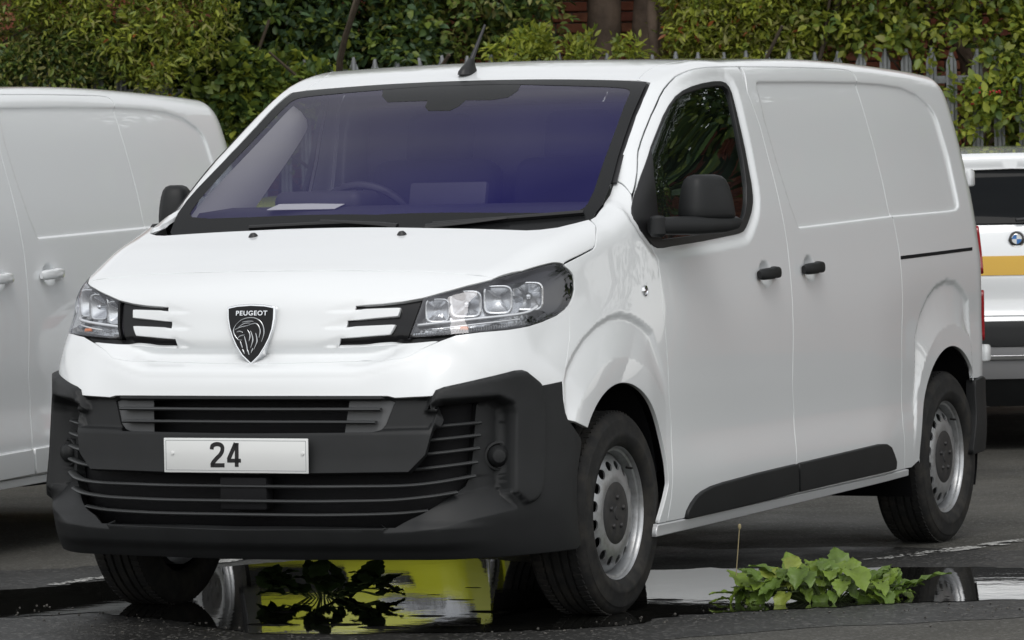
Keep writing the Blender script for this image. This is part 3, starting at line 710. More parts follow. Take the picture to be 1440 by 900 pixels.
for px in ([(420, 575.8), (500, 575.7), (536, 575.7)], [(420, 593.6), (500, 593.8), (529, 594)]):
    LOWER_KIDS.append(kid('slat', slat(px, level=-.012, full=True), SLATM))
lin = np.array([(0, .78), (.5, .78), (.86, .78), (.86, .28), (0, .28)])
LOWER_KIDS.append(kid('grille_backing', panel('grille_backing', 'front', sym(lin), level=-.105, h=.05, gap=0, rim=0), DARKIN))
def sym_kid(name, me, m): LOWER_KIDS.append(kid(name, me, m)); LOWER_KIDS.append(kid(name, mirror_mesh(me), m))
bl = pix('front', [(490, 559), (558, 559), (545, 596), (535, 606), (520, 611), (482, 611)])
sym_kid('grille_blank', panel('grille_blank', 'front', bl, level=-.034, h=.03, gap=0, rim=0), GREYPL)
# sensor cover in the middle of the lower grille
r0 = on_plane((354, 694), 1, -.955)
LOWER_KIDS.append(kid('sensor_cover', box_mesh('sensor_cover', (.170, .05, .105), (.02, -.925, .450), .008), DARKIN))
#LOWER_KIDS.append(kid('bracket', box_mesh('bracket', (.014, .03, .10), (-.075, -.935, .452), .003), BLACKP))
# fog lamp blank: round domed cover on its shelf
fgp = hit([(701, 641)], level=-.045)[0]
dome = lathe('fog_cover', [(.0, -.024), (.020, -.021), (.031, -.010), (.035, .004), (.036, .03)], 28, 'y')
dome.transform(Matrix.Translation(Vector(fgp))@Matrix.Rotation(math.radians(32), 4, 'Z'))
sym_kid('fog_cover', dome, BLACKP)
ring_ = lathe('fog_surround', [(.046, .012), (.047, -.002), (.040, -.003), (.038, .012)], 28, 'y'); ring_.transform(Matrix.Translation(Vector(fgp)+Vector((0, .006, 0)))@Matrix.Rotation(math.radians(32), 4, 'Z'))
sym_kid('fog_surround', ring_, BLACKP)
# ------------------------------------------------------------------ number plate
PY = -.962
def ribbon(name, pts, w, th=.0012, closed=False):
    """flat stroke of width w in the plate plane (x,z)"""
    p = np.array(pts, float); t = np.gradient(p, axis=0); t /= np.linalg.norm(t, axis=1)[:, None]; n = np.stack([-t[:, 1], t[:, 0]], 1)
    for i in range(1, len(p)-1):    # mitre
        a = p[i]-p[i-1]; b = p[i+1]-p[i]; a = a/np.linalg.norm(a); b = b/np.linalg.norm(b)
        m = np.array([-(a+b)[1], (a+b)[0]]); m /= np.linalg.norm(m); c = max(.5, m@np.array([-a[1], a[0]])); n[i] = m/c
    V = []; Fc = []; k = len(p)
    for s in (0, 1):
        for i in range(k):
            for q in (-1, 1):
                v = p[i]+n[i]*q*w/2; V.append((v[0], PY-.0022-(th if s else 0), v[1]))
    o = 2*k
    for i in range(k-1):
        a, b, c, d = 2*i, 2*i+1, 2*i+3, 2*i+2
        Fc += [(o+a, o+b, o+c, o+d), (a, d, c, b), (a, o+a, o+d, d), (b, c, o+c, o+b)]
    Fc += [(0, 1, o+1, o), (2*k-2, o+2*k-2, o+2*k-1, 2*k-1)]
    me = pydata(name, V, Fc, False); bm = bmesh.new(); bm.from_mesh(me); bmesh.ops.recalc_face_normals(bm, faces=bm.faces); return bm_mesh(name, bm)
pc = np.array([.003, .572])
plate_me = box_mesh('number_plate', (.52, .005, .111), (pc[0], PY, pc[1]), .002)
def dg(px): v = on_plane(px, 1, PY-.003); return np.array([v[0], v[2]])
def z3(x, y): return dg((60+x/3.2143, 500+y/3.2143))
two = smooth_line([z3(764, 424), z3(768, 407), z3(789, 400), z3(809, 408), z3(812, 428), z3(803, 447), z3(785, 466), z3(771, 483), z3(767, 494)], 5)
two = np.vstack([two, [z3(766, 496.5)]])
f1 = ribbon('two_top', two, .0135); f2 = ribbon('two_foot', [z3(759, 496), z3(822, 496)], .0135)
f3 = ribbon('four_diag', [z3(872, 396), z3(840, 470)], .0135); f4 = ribbon('four_bar', [z3(834, 475), z3(896, 475)], .0125); f5 = ribbon('four_stem', [z3(877, 395), z3(877, 503)], .0135)
digit2 = join_meshes('digit', [f1, f2]); digit4 = join_meshes('digit', [f3, f4, f5])
rim_pts = [(pc[0]+sx*.252, pc[1]+sz*.0475) for sx, sz in ((-1, -1), (1, -1), (1, 1), (-1, 1), (-1, -1))]
border = ribbon('border', rim_pts, .0018, .0004)
caps = []
pk = [kid('digit', digit2, INKM), kid('digit', digit4, INKM), kid('border', border, mat('plate_border', (.25, .26, .27), .5))]
for cx in (z3(587, 441), z3(1176, 443)):
    c_ = lathe('screw_cap', [(0, -.004), (.005, -.0035), (.0065, 0)], 14, 'y'); c_.transform(Matrix.Translation((cx[0], PY-.0028, cx[1]))); pk.append(kid('screw_cap', c_, PLATEW))
part('number_plate', plate_me, PLATEW, pk)
# ------------------------------------------------------------------ shield emblem
def z1(l): return [(60+x/3.4286, 340+y/3.4286) for x, y in l]
def Femb(P): return -(P[..., 1]-(-.853+.030*(P[..., 2]-.87)/.19+.10*P[..., 0]**2))
sh = pix('front', z1([(903, 318), (950, 308), (1015, 303), (1080, 306), (1128, 315), (1126, 370), (1118, 420), (1103, 465), (1083, 505), (1055, 550), (1015, 590), (972, 548), (945, 505), (925, 460), (911, 415), (904, 370)]), F=Femb)
sh[:, 0] -= (sh[2, 0]+sh[10, 0])/2
em = panel('emblem', 'front', sh, F=Femb, level=.0, h=.01, gap=0, rim=.003, flange=.034)
ins = inset(sh*S_, .0042)/S_
em2 = panel('shield_face', 'front', ins, F=Femb, level=.0015, h=.01, gap=0, rim=.001, flange=.004)
SH0 = hit(z1([(1015, 440)]), Femb, level=.003)[0]
off = SH0[0]
txt = bpy.data.curves.new('emblem_text', 'FONT'); txt.body = 'PEUGEOT'; txt.size = .021; txt.extrude = .0006; txt.align_x = 'CENTER'; txt.align_y = 'CENTER'; txt.space_character = 1.12; txt.offset = .0003
to = bpy.data.objects.new('emblem_text_tmp', txt); COL.objects.link(to)
dg_ = bpy.context.evaluated_depsgraph_get(); tme = bpy.data.meshes.new_from_object(to.evaluated_get(dg_)); bpy.data.objects.remove(to)
wd_ = max(v.co.x for v in tme.vertices)-min(v.co.x for v in tme.vertices)
tp = hit(z1([(1012, 345)]), Femb, level=.003)[0]; tn = grad(Femb, tp[None])[0]
tme.transform(Matrix.Diagonal((.113/wd_, 1, 1, 1)))
# text plane: x right, z up, facing -y, leaning with the surface
lean = math.atan2(-tn[2], -tn[1]) if False else math.atan2(tn[2], -tn[1])
tme.transform(Matrix.Translation((0, float(tp[1])-.0008, float(tp[2])))@Matrix.Rotation(math.pi/2-lean, 4, 'X'))
lion = []
for st in ([(945, 400), (975, 375), (1020, 366), (1055, 378), (1076, 408), (1079, 445), (1068, 482)], [(945, 400), (933, 425), (938, 450), (955, 472), (975, 474)], [(940, 424), (968, 412), (1003, 404)], [(952, 468), (965, 455), (987, 449)], [(1000, 404), (1040, 394), (1061, 425), (1056, 462)], [(1015, 430), (1026, 470), (1016, 512)], [(985, 455), (996, 500), (1000, 530)], [(965, 480), (976, 512)], [(1040, 440), (1046, 480), (1031, 520)], [(975, 518), (986, 540)], [(1000, 520), (1008, 545)], [(1026, 513), (1018, 537)], [(975, 388), (1005, 384), (1030, 384)], [(958, 412), (985, 395), (1015, 392)], [(948, 436), (962, 432), (978, 438)], [(1000, 425), (1012, 450), (1008, 480)]):
    P = smooth_line(hit(z1(st), Femb, level=.0035), 5); P[:, 0] -= off
    k = len(P); lion.append(sweep('stroke', P, circle_prof(.0022, 6, .0012), up=(0, -1, 0), scale=[.35+.65*math.sin(math.pi*(i+.5)/k) for i in range(k)]))
for m_ in lion: m_.materials.clear()
part('emblem', em, CHROME, [kid('shield_face', em2, mat('shield_black', (.008, .008, .009), .3, spec=.25)), kid('lettering', tme, CHROME), kid('lion_head', join_meshes('lion_head', lion), mat('dark_chrome', (.42, .43, .44), .18, metal=1.))])
# ------------------------------------------------------------------ headlamps
A_hl = pix('front', HLpx)
win = pix('front', [(588, 456.5), (595, 423), (657, 408.5), (715, 402), (745, 398), (758, 398.5), (764, 402), (766.5, 409), (766, 424), (757, 436), (735, 441), (669, 448)])
low = pix('front', [(577, 474), (582, 461), (668, 452), (745, 443), (760, 438), (768, 440), (745, 455), (715, 461), (676, 464.5), (640, 468)])
lens = panel('headlamp', 'front', A_hl, h=.016, gap=.003, rim=0)
wall = panel('lamp_surround', 'front', A_hl, holes=[inset(A_hl*S_, .008)/S_], level=-.004, h=.02, gap=.002, rim=.002, flange=.07)
SMOKE = mat('lamp_bezel', (.045, .047, .055), .14, metal=.85)
_b = [n for n in SMOKE.node_tree.nodes if n.type == 'BSDF_PRINCIPLED'][0]
if 'Thin Film Thickness' in _b.inputs: _b.inputs['Thin Film Thickness'].default_value = 520; _b.inputs['Thin Film IOR'].default_value = 1.6
bez = panel('lamp_bezel', 'front', A_hl, holes=[win, low], level=-.020, h=.015, gap=.006, rim=.003, flange=.035)
REFL = mat('lamp_reflector', (.55, .56, .58), .16, metal=.95, bump=.5, bscale=45)
hous = panel('lamp_housing', 'front', A_hl, level=-.062, h=.02, gap=.005, rim=0)
hk = [kid('lamp_surround', wall, BLACKG), kid('lamp_bezel', bez, SMOKE), kid('lamp_housing', hous, REFL)]
def dish(c, a, b, rz, seed):
    """faceted squarish reflector cup"""
    V = []; Fc = []; n = 28; rr_ = np.random.RandomState(seed)
    rings_ = ((1.03, .012), (1.0, .003), (.82, .012), (.60, .024), (.36, .034), (.14, .040))
    for k, (q, d) in enumerate(rings_):
        for t in np.linspace(0, 2*math.pi, n+1)[:-1]:
            ct, st = math.cos(t), math.sin(t); ex = 4.5 if q > .5 else 2.5
            V.append((a*q*math.copysign(abs(ct)**(2/ex), ct), d+(.0012*(int(t/(2*math.pi)*n) % 2) if 1 < k < 5 else 0), b*q*math.copysign(abs(st)**(2/ex), st)))
    for k in range(len(rings_)-1):
        for i in range(n): Fc.append((k*n+i, k*n+(i+1) % n, (k+1)*n+(i+1) % n, (k+1)*n+i))
    Fc.append(tuple((len(rings_)-1)*n+i for i in range(n)))
    me = pydata('reflector_cup', V, Fc, True); me.transform(Matrix.Translation(Vector(c))@Matrix.Rotation(rz, 4, 'Z')); return me
for q, (px, a_, b_) in enumerate((((742, 417), .050, .046), ((700, 422), .046, .046), ((655, 428), .050, .043), ((615, 437), .038, .038))):
    c = hit([px], level=-.030)[0]; hk.append(kid('reflector_cup', dish(c, a_, b_, math.radians(24), q), mat('reflector_silver', (.66, .67, .69), .26, metal=.9)))
    if q in (0, 2):
        bulb = lathe('bulb', [(0, .0), (.006, .002), (.009, .010), (.009, .03)], 14, 'y'); bulb.transform(Matrix.Translation(Vector(c)+Vector((0, .004, 0)))@Matrix.Rotation(math.radians(22), 4, 'Z')); hk.append(kid('bulb', bulb, mat('bulb_glass', (.7, .72, .75), .08, metal=.6)))
P, N = strip_on('front', line_ab([(586, 458), (669, 449), (735, 441.5), (752, 436), (764, 427)], 8), level=-.022)
hk.append(kid('light_bar', sweep('light_bar', P, circle_prof(.006, 8, .0045), up=(0, 0, 1)), mat('light_bar_plastic', (.82, .83, .85), .25, coat=.5)))
P, N = strip_on('front', line_ab([(625, 462), (680, 455.5), (735, 449)], 8), level=-.028)
hk.append(kid('light_bar', sweep('light_bar', P, circle_prof(.004, 8, .003), up=(0, 0, 1)), MATS['light_bar_plastic']))
rb_ = []
for i in range(46):
    t = i/45; px = (582+t*(742-582), 471.5-t*18-(2*t*(1-t)*-3)); c = hit([px], level=-.024)[0]
    rb_.append(box_mesh('rib', (.0022, .010, .011), tuple(c), 0))
hk.append(kid('ribbed_strip', join_meshes('ribbed_strip', rb_), CHROME))
am = hit([(653, 462)], level=-.026)[0]
hk.append(kid('indicator_bulb', box_mesh('indicator_bulb', (.028, .012, .013), tuple(am), .004), AMBER))
both('headlamp', lens, LENS, hk)
# ------------------------------------------------------------------ wheels
WR = .3365
tyre_prof = [(.218, -.070), (.222, -.090), (.235, -.103), (.265, -.109), (.295, -.106), (.318, -.098), (.328, -.090), (.3335, -.078), (WR, -.062)]
for gx in (-.048, -.017, .017, .048):
    tyre_prof += [(WR, gx-.0055), (WR-.008, gx-.004), (WR-.008, gx+.004), (WR, gx+.0055)]
tyre_prof += [(WR, .062), (.3335, .078), (.328, .090), (.318, .098), (.310, .1015), (.309, .1035), (.303, .105), (.295, .106), (.265, .109), (.262, .1105), (.252, .1085), (.235, .103), (.222, .090), (.218, .070)]
tyre_me = lathe('tyre', tyre_prof, 96, 'x', 40)
# tread blocks: shallow cross cuts in the shoulder ribs, as small separate lugs
lug = []
for i in range(84):
    a = 2*math.pi*(i+.5)/84
    for s in (-1, 1):
        m_ = box_mesh('lug', (.030, .0165, .006), (s*.066, 0, WR-.0023), 0)
        m_.transform(Matrix.Rotation(s*.22, 4, 'Z')); m_.transform(Matrix.Translation((0, 0, 0))@Matrix.Rotation(a, 4, 'X')); lug.append(m_)
lug_me = join_meshes('tread_lugs', lug)
for m_ in lug: bpy.data.meshes.remove(m_)
def steel_disc():
    """dished steel wheel centre with 16 oval openings"""
    r0, r1 = .100, .200; loops = [[(r1*math.cos(t), r1*math.sin(t)) for t in np.linspace(0, 2*math.pi, 97)[:-1]], [(r0*math.cos(t), r0*math.sin(t)) for t in np.linspace(0, 2*math.pi, 65)[:-1]]]
    for k in range(16):
        c = 2*math.pi*(k+.5)/16
        loops.append([((.158+.0160*math.sin(t))*math.cos(c+.118*math.cos(t)), (.158+.0160*math.sin(t))*math.sin(c+.118*math.cos(t))) for t in np.linspace(0, 2*math.pi, 17)[:-1]])
    pts = []; ed = []
    for l in loops:
        s = len(pts); pts += l; ed += [(s+i, s+(i+1) % len(l)) for i in range(len(l))]
    g = [(r*math.cos(t), r*math.sin(t)) for r in (.112, .124, .136, .180, .190) for t in np.linspace(0, 2*math.pi, 81)[:-1]]
    for r in (.146, .158, .170):
        for k in range(16): g.append((r*math.cos(2*math.pi*k/16), r*math.sin(2*math.pi*k/16)))
    r = delaunay_2d_cdt([Vector(v) for v in pts+g], ed, [], 0, 1e-7)
    V2 = np.array([tuple(v) for v in r[0]]); T = np.array(r[2]); c = V2[T].mean(1); k = np.hypot(*c.T) > r0*.999
    for l in loops[2:]: k &= ~inpoly(c, np.array(l))
    T = T[k]; rad = np.hypot(*V2.T)
    fx = spline([.09, .112, .124, .140, .158, .176, .190, .200], [.079, .081, .0805, .078, .0725, .062, .048, .038])(rad)
    me = pydata('wheel_disc', np.stack([fx, V2[:, 0], V2[:, 1]], 1), T)
    bm = bmesh.new(); bm.from_mesh(me)
    bmesh.ops.recalc_face_normals(bm, faces=bm.faces)
    s = sum(f.normal.x for f in bm.faces)
    if s < 0: bmesh.ops.reverse_faces(bm, faces=bm.faces)
    # thickness: pull the rims of the openings back
    be = [e for e in bm.edges if e.is_boundary]; ex = bmesh.ops.extrude_edge_only(bm, edges=be); bmesh.ops.translate(bm, vec=(-.006, 0, 0), verts=[v for v in ex['geom'] if isinstance(v, bmesh.types.BMVert)])
    return bm_mesh('wheel_disc', bm, True, 50)
disc_me = steel_disc()
barrel = lathe('wheel_rim', [(.196, -.085), (.196, .010), (.1985, .040), (.203, .062), (.206, .071), (.2145, .0735), (.2160, .082), (.2195, .0865), (.2225, .083), (.2225, .066)], 96, 'x', 40)
rim_me = join_meshes('rim', [barrel, disc_me])
cap_me = lathe('hub_cap', [(0, .088), (.020, .088), (.024, .0855), (.070, .0855), (.098, .0825), (.108, .078), (.112, .070)], 64, 'x', 30)
bolts = []
for k in range(5):
    a = 2*math.pi*k/5+.3; b_ = lathe('bolt', [(0, .010), (.006, .010), (.0095, .006), (.0105, 0)], 6, 'x', 20); b_.transform(Matrix.Translation((.0835, .052*math.cos(a), .052*math.sin(a)))); bolts.append(b_)
bolt_me = join_meshes('wheel_bolts', bolts)
drum = lathe('brake_drum', [(0, .02), (.12, .02), (.14, .01), (.14, -.05), (0, -.05)], 40, 'x', 30)
CAPM = mat('hub_cap_plastic', (.018, .018, .019), .55, var=.2, dirt=((.08, .07, .06), .4, 40))
for me, m_ in ((tyre_me, RUBBER), (lug_me, RUBBER), (rim_me, STEEL), (cap_me, CAPM), (bolt_me, CAPM), (drum, DARKIN)): me.materials.clear(); me.materials.append(m_)
valve = sweep('valve', [(.060, .197, .02), (.085, .192, .021)], circle_prof(.004, 8), up=(0, 0, 1)); valve.materials.append(RUBBER)
valve.transform(Matrix.Rotation(.7, 4, 'X'))
WHEELS = [(.8185, 0, 1), (-.8185, 0, -1), (.8085, 3.275, 1), (-.8085, 3.275, -1)]
# wheel-arch liners and floor
def liner(c, r, x0_, x1_, name):
    V = []; Fc = []; A = np.radians(np.linspace(-25, 205, 36)); rr_ = r+.012
    for a in A:
        for x in (x1_, x0_): V.append((x, c[0]+rr_*math.cos(a), c[1]+rr_*math.sin(a)))
    for i in range(len(A)-1): Fc.append((2*i, 2*i+2, 2*i+3, 2*i+1))
    s = len(V); V.append((x0_, c[0], c[1]-.1))
    for i in range(len(A)-1): Fc.append((2*i+1, 2*i+3, s))
    return pydata(name, V, Fc)
both('arch_liner', liner(fac, far, .56, .905, 'arch_liner'), DARKIN)
both('arch_liner', liner(rac, rar, .56, .895, 'arch_liner'), DARKIN)
part('floor_pan', box_mesh('floor_pan', (1.74, 2.35, .05), (0, 1.52, .345), .0), UNDER)
part('floor_pan', box_mesh('floor_pan', (1.10, 1.2, .08), (0, 3.25, .37), .0), UNDER)
part('engine_tray', box_mesh('engine_tray', (1.10, 1.0, .03), (0, -.20, .285), .01), UNDER)
part('engine_block', box_mesh('engine_block', (1.10, .75, .70), (0, -.22, .68), .02), DARKIN)
part('exhaust', sweep('exhaust', [(.35, .5, .29), (.38, 1.6, .28), (.50, 2.3, .235), (.52, 2.75, .235), (.40, 3.1, .30)], circle_prof(.03, 10), up=(1, 0, 0)), UNDER)
part('spare_tank', box_mesh('spare_tank', (.5, .6, .12), (-.30, 2.3, .30), .04), UNDER)
part('rear_axle', sweep('rear_axle', [(-.78, 3.275, .30), (-.4, 3.25, .30), (.4, 3.25, .30), (.78, 3.275, .30)], circle_prof(.035, 10), up=(0, 0, 1)), UNDER)
# ------------------------------------------------------------------ door mirrors (folded back)
def loft(name, secs, close=True):
    V = []; Fc = []; k = len(secs[0])
    for s in secs: V += [tuple(p) for p in s]
    for i in range(len(secs)-1):
        for q in range(k): Fc.append((i*k+q, i*k+(q+1) % k, (i+1)*k+(q+1) % k, (i+1)*k+q))
    if close: Fc += [tuple(range(k-1, -1, -1)), tuple((len(secs)-1)*k+q for q in range(k))]
    me = pydata(name, V, Fc); bm = bmesh.new(); bm.from_mesh(me); bmesh.ops.recalc_face_normals(bm, faces=bm.faces); bpy.data.meshes.remove(me)
    return bm_mesh(name, bm, True, 55)
def se(c, e1, e2, a, b, n=24, ex=3.2):
    o = []
    for t in np.linspace(0, 2*math.pi, n+1)[:-1]:
        ct, st = math.cos(t), math.sin(t); u = a*math.copysign(abs(ct)**(2/ex), ct); v = b*math.copysign(abs(st)**(2/ex), st)
        o.append(np.array(c)+np.array(e1)*u+np.array(e2)*v)
    return o
E1 = np.array([.36, .933, 0]); E2 = np.array([.933, -.36, 0])
mc = np.array([1.022, .532, 0])
secs = []
for z, a, b, sh_ in ((1.296, .098, .050, .004), (1.300, .106, .058, .002), (1.312, .108, .061, 0), (1.335, .105, .061, -.002), (1.37, .099, .058, -.004), (1.405, .090, .052, -.006), (1.428, .080, .045, -.008), (1.441, .066, .035, -.009), (1.447, .040, .020, -.010)):
    c = mc+E1*sh_+np.array([0, 0, z]); secs.append(se(c, E1, E2, a, b))
mir = loft('mirror', secs)
arm = []
for t, zc, hz, hy in ((0, 1.235, .026, .030), (.08, 1.236, .029, .042), (.25, 1.236, .031, .052), (.5, 1.235, .032, .056), (.8, 1.237, .030, .055), (.95, 1.241, .024, .050), (1., 1.245, .014, .040)):
    c = np.array([.940, .262, zc+.040])+t*np.array([.128, .392, 0]); arm.append(se(c, E2, np.array([0, 0, 1.]), hy, hz, 20, 3.5))
arm_me = loft('mirror_arm', arm)
piv = lathe('mirror_pivot', [(0, .036), (.020, .034), (.027, .026), (.028, -.026), (.020, -.036), (0, -.037)], 24, 'z'); piv.transform(Matrix.Translation((.952, .268, 1.276)))
gl_c = mc-E2*.058+np.array([0, 0, 1.345])
both('mirror', mir, BLACKP, [kid('mirror_arm', arm_me, BLACKP), kid('mirror_pivot', piv, BLACKP)])
# ------------------------------------------------------------------ wipers, washer jets, aerial
def gl_pt(px, lv): 
    P = hit([px], Fglass)[0]; return P+np.array([0, -.5*lv, .86*lv])
def wiper(blade, arm_px):
    P = np.array([gl_pt((q[0], q[1]+3), .010) for q in blade]); b = sweep('wiper', smooth_line(P, 6), [(-.005, -.007), (.005, -.007), (.007, .004), (.003, .009), (-.003, .009), (-.007, .004)], up=(0, -.5, .86))
    Q = smooth_line(np.array([gl_pt((q[0], q[1]+5), l*.5) for q, l in arm_px]), 6); a = sweep('wiper_arm', Q, circle_prof(.009, 8, .006), up=(0, -.5, .86), scale=np.linspace(.6, 1.4, len(Q)))
    part('wiper', b, SEALM, [kid('wiper_arm', a, SEALM)])
wiper([(822, 299.5), (760, 304.5), (690, 310), (610, 316)], [((715, 307.5), .035), ((660, 314), .035), ((600, 319), .03)])
wiper([(545, 316.5), (480, 315), (400, 318.5), (352, 321)], [((452, 311.5), .035), ((530, 316), .035), ((560, 318.5), .03)])
for px in ((356.2, 332.5), (565, 329.8)):
    P = hit([px], Fhood)[0]; j_ = lathe('washer_jet', [(0, .013), (.008, .012), (.014, .006), (.017, 0)], 16, 'z'); j_.transform(Matrix.Translation(Vector(P)+Vector((0, 0, -.001)))@Matrix.Rotation(math.radians(15), 4, 'X')); part('washer_jet', j_, SEALM)
ab_ = hit([(658, 103)])[0]
foot = loft('aerial', [se(ab_+np.array([0, dy, dz]), (1, 0, 0), (0, 1, 0), a, b, 16, 2.4) for dz, dy, a, b in ((-.006, 0, .026, .060), (.006, 0, .024, .057), (.022, .008, .017, .044), (.038, .020, .012, .026), (.052, .030, .010, .014))])
dtip = np.array([.005, .085, .165]); st_ = ab_+np.array([0, .022, .038])
tipz = on_plane((682, 35), 1, float(st_[1]+.075))
mast = sweep('aerial_mast', [st_+(tipz-st_)*t for t in (0, .1, .3, .6, 1)], circle_prof(.0078, 8), up=(0, 1, 0), scale=[1.35, 1.2, 1, .8, .6])
part('aerial', foot, SEALM, [kid('aerial_mast', mast, SEALM)])
# side repeater / lock
lk = hit([(907, 409)])[0]; l_ = lathe('lock_barrel', [(0, .004), (.006, .004), (.008, .001), (.012, .001), (.015, .005), (.018, .004), (.019, -.004)], 20, 'x'); l_.transform(Matrix.Translation(Vector(lk)))
both('lock_barrel', l_, CHROME)
# tail lamps and rear hinges
for za, zbm in ((1.05, 1.24), (.78, .98)):
    po = np.array([(Xs(np.array(3.72), np.array(zq))-dx, zq) for zq, dx in ((za, .085), (za, .018), (zbm, .018), (zbm, .085))], float)
    both('tail_lamp', panel('tail_lamp', 'rear', po, level=.014, h=.02, rim=.006, flange=.03), REDL)
for zc in (1.435, .725):
    x_ = float(Xs(np.array(3.72), np.array(zc))); P = chart_pts('rear', np.array([(x_-.055, zc)]))[0]
    hb = box_mesh('hinge', (.050, .060, .070), (P[0]+.014, P[1]+.004, zc), .012); hs2 = box_mesh('hinge_slot', (.012, .012, .034), (P[0]+.014, P[1]-.032, zc), .002)
    both('hinge', hb, WHITE, [kid('hinge_slot', hs2, SEALM)])
# ------------------------------------------------------------------ cabin
dash = loft('dashboard', [[(x, .07+.06*abs(x)**2+.0, 1.05), (x, .10+.06*abs(x)**2, 1.275), (x, .22, 1.345), (x, .42, 1.362), (x, .56, 1.33), (x, .62, 1.24), (x, .60, .80), (x, .2, .70)] for x in np.linspace(-.80, .80, 12)])
part('dashboard', dash, DASH)
bin1 = box_mesh('dash_binnacle', (.34, .20, .09), (-.40, .50, 1.370), .035, seg=4)
part('dash_binnacle', bin1, DASH)
part('dash_screen', box_mesh('dash_screen', (.30, .03, .14), (.02, .60, 1.37), .012, Matrix.Rotation(-.25, 3, 'X')), DASH)
sw = []
a = np.linspace(0, 2*math.pi, 41)[:-1]; RT = Matrix.Rotation(math.radians(-62), 3, 'X')
ringp = [np.array(RT@Vector((.185*math.cos(t), .17*math.sin(t), 0)))+np.array([-.38, .78, 1.285]) for t in a]
sw = sweep('steering_wheel', ringp, circle_prof(.015, 8), up=np.array(RT@Vector((0, 0, 1))), closed=True)
hubw = box_mesh('steering_hub', (.15, .12, .04), (0, 0, 0), .015); hubw.transform(Matrix.Translation((-.38, .775, 1.28))@RT.to_4x4())
sp_ = [kid('steering_hub', hubw, DASH)]
for t in (0, math.pi, -math.pi/2): sp_.append(kid('spoke', sweep('spoke', [np.array((-.38, .775, 1.28)), np.array(RT@Vector((.18*math.cos(t), .165*math.sin(t), 0)))+np.array([-.38, .78, 1.285])], circle_prof(.014, 6, .008), up=(0, 0, 1)), DASH))
part('steering_wheel', sw, DASH, sp_)
def seat(x, wdt):
    c = box_mesh('seat', (wdt, .52, .16), (x, 1.02, .86), .05, seg=4)
    b_ = box_mesh('backrest', (wdt, .16, .66), (x, 1.34, 1.20), .06, Matrix.Rotation(-.2, 3, 'X'), seg=4)
    ks = [kid('backrest', b_, SEAT)]
    for hx in ([x] if wdt < .6 else [x-.22, x+.22]):
        ks.append(kid('headrest', box_mesh('headrest', (.26, .10, .20), (hx, 1.42, 1.60), .045, Matrix.Rotation(-.2, 3, 'X'), seg=4), SEAT))
    part('seat', c, SEAT, ks)
seat(-.40, .50); seat(.38, .90)
part('bulkhead', box_mesh('bulkhead', (1.58, .03, 1.38), (0, 1.62, 1.04), .0), mat('bulkhead_grey', (.16, .16, .17), .8))
part('headlining', panel('headlining', 'top', sym([(0, 1.0), (.60, 1.02), (.66, 1.2), (.68, 1.6), (0, 1.6)]), level=-.045, h=.06, gap=0, rim=0), mat('headlining_grey', (.22, .22, .22), .9))
# pillar trims inside the glass (outline read on the far side, mirrored)
te = hit([(905, 126), (899, 137.8), (888, 162.7), (877, 193.8), (868, 221.8), (860, 252.9), (850, 280), (838, 300)], Fglass)+np.array([-.035, .01, -.022]); tv = []; tf2 = []
te = smooth_line(te, 4); nt_ = len(te)
for i_, e_ in enumerate(te):
    t_ = i_/(nt_-1); w_ = .10+.16*t_
    for q_, (a_, b_, c_) in enumerate(((0, 0, 0), (-.012, .35, -.02), (-.014, .75, -.05), (-.004, 1., -.075))): tv.append(e_+np.array([a_, b_*w_, c_*(1+t_)]))
for i_ in range(nt_-1):
    for q_ in range(3): tf2.append((4*i_+q_, 4*i_+q_+1, 4*i_+q_+5, 4*i_+q_+4))
both('pillar_trim', pydata('pillar_trim', tv, tf2), TRIM)
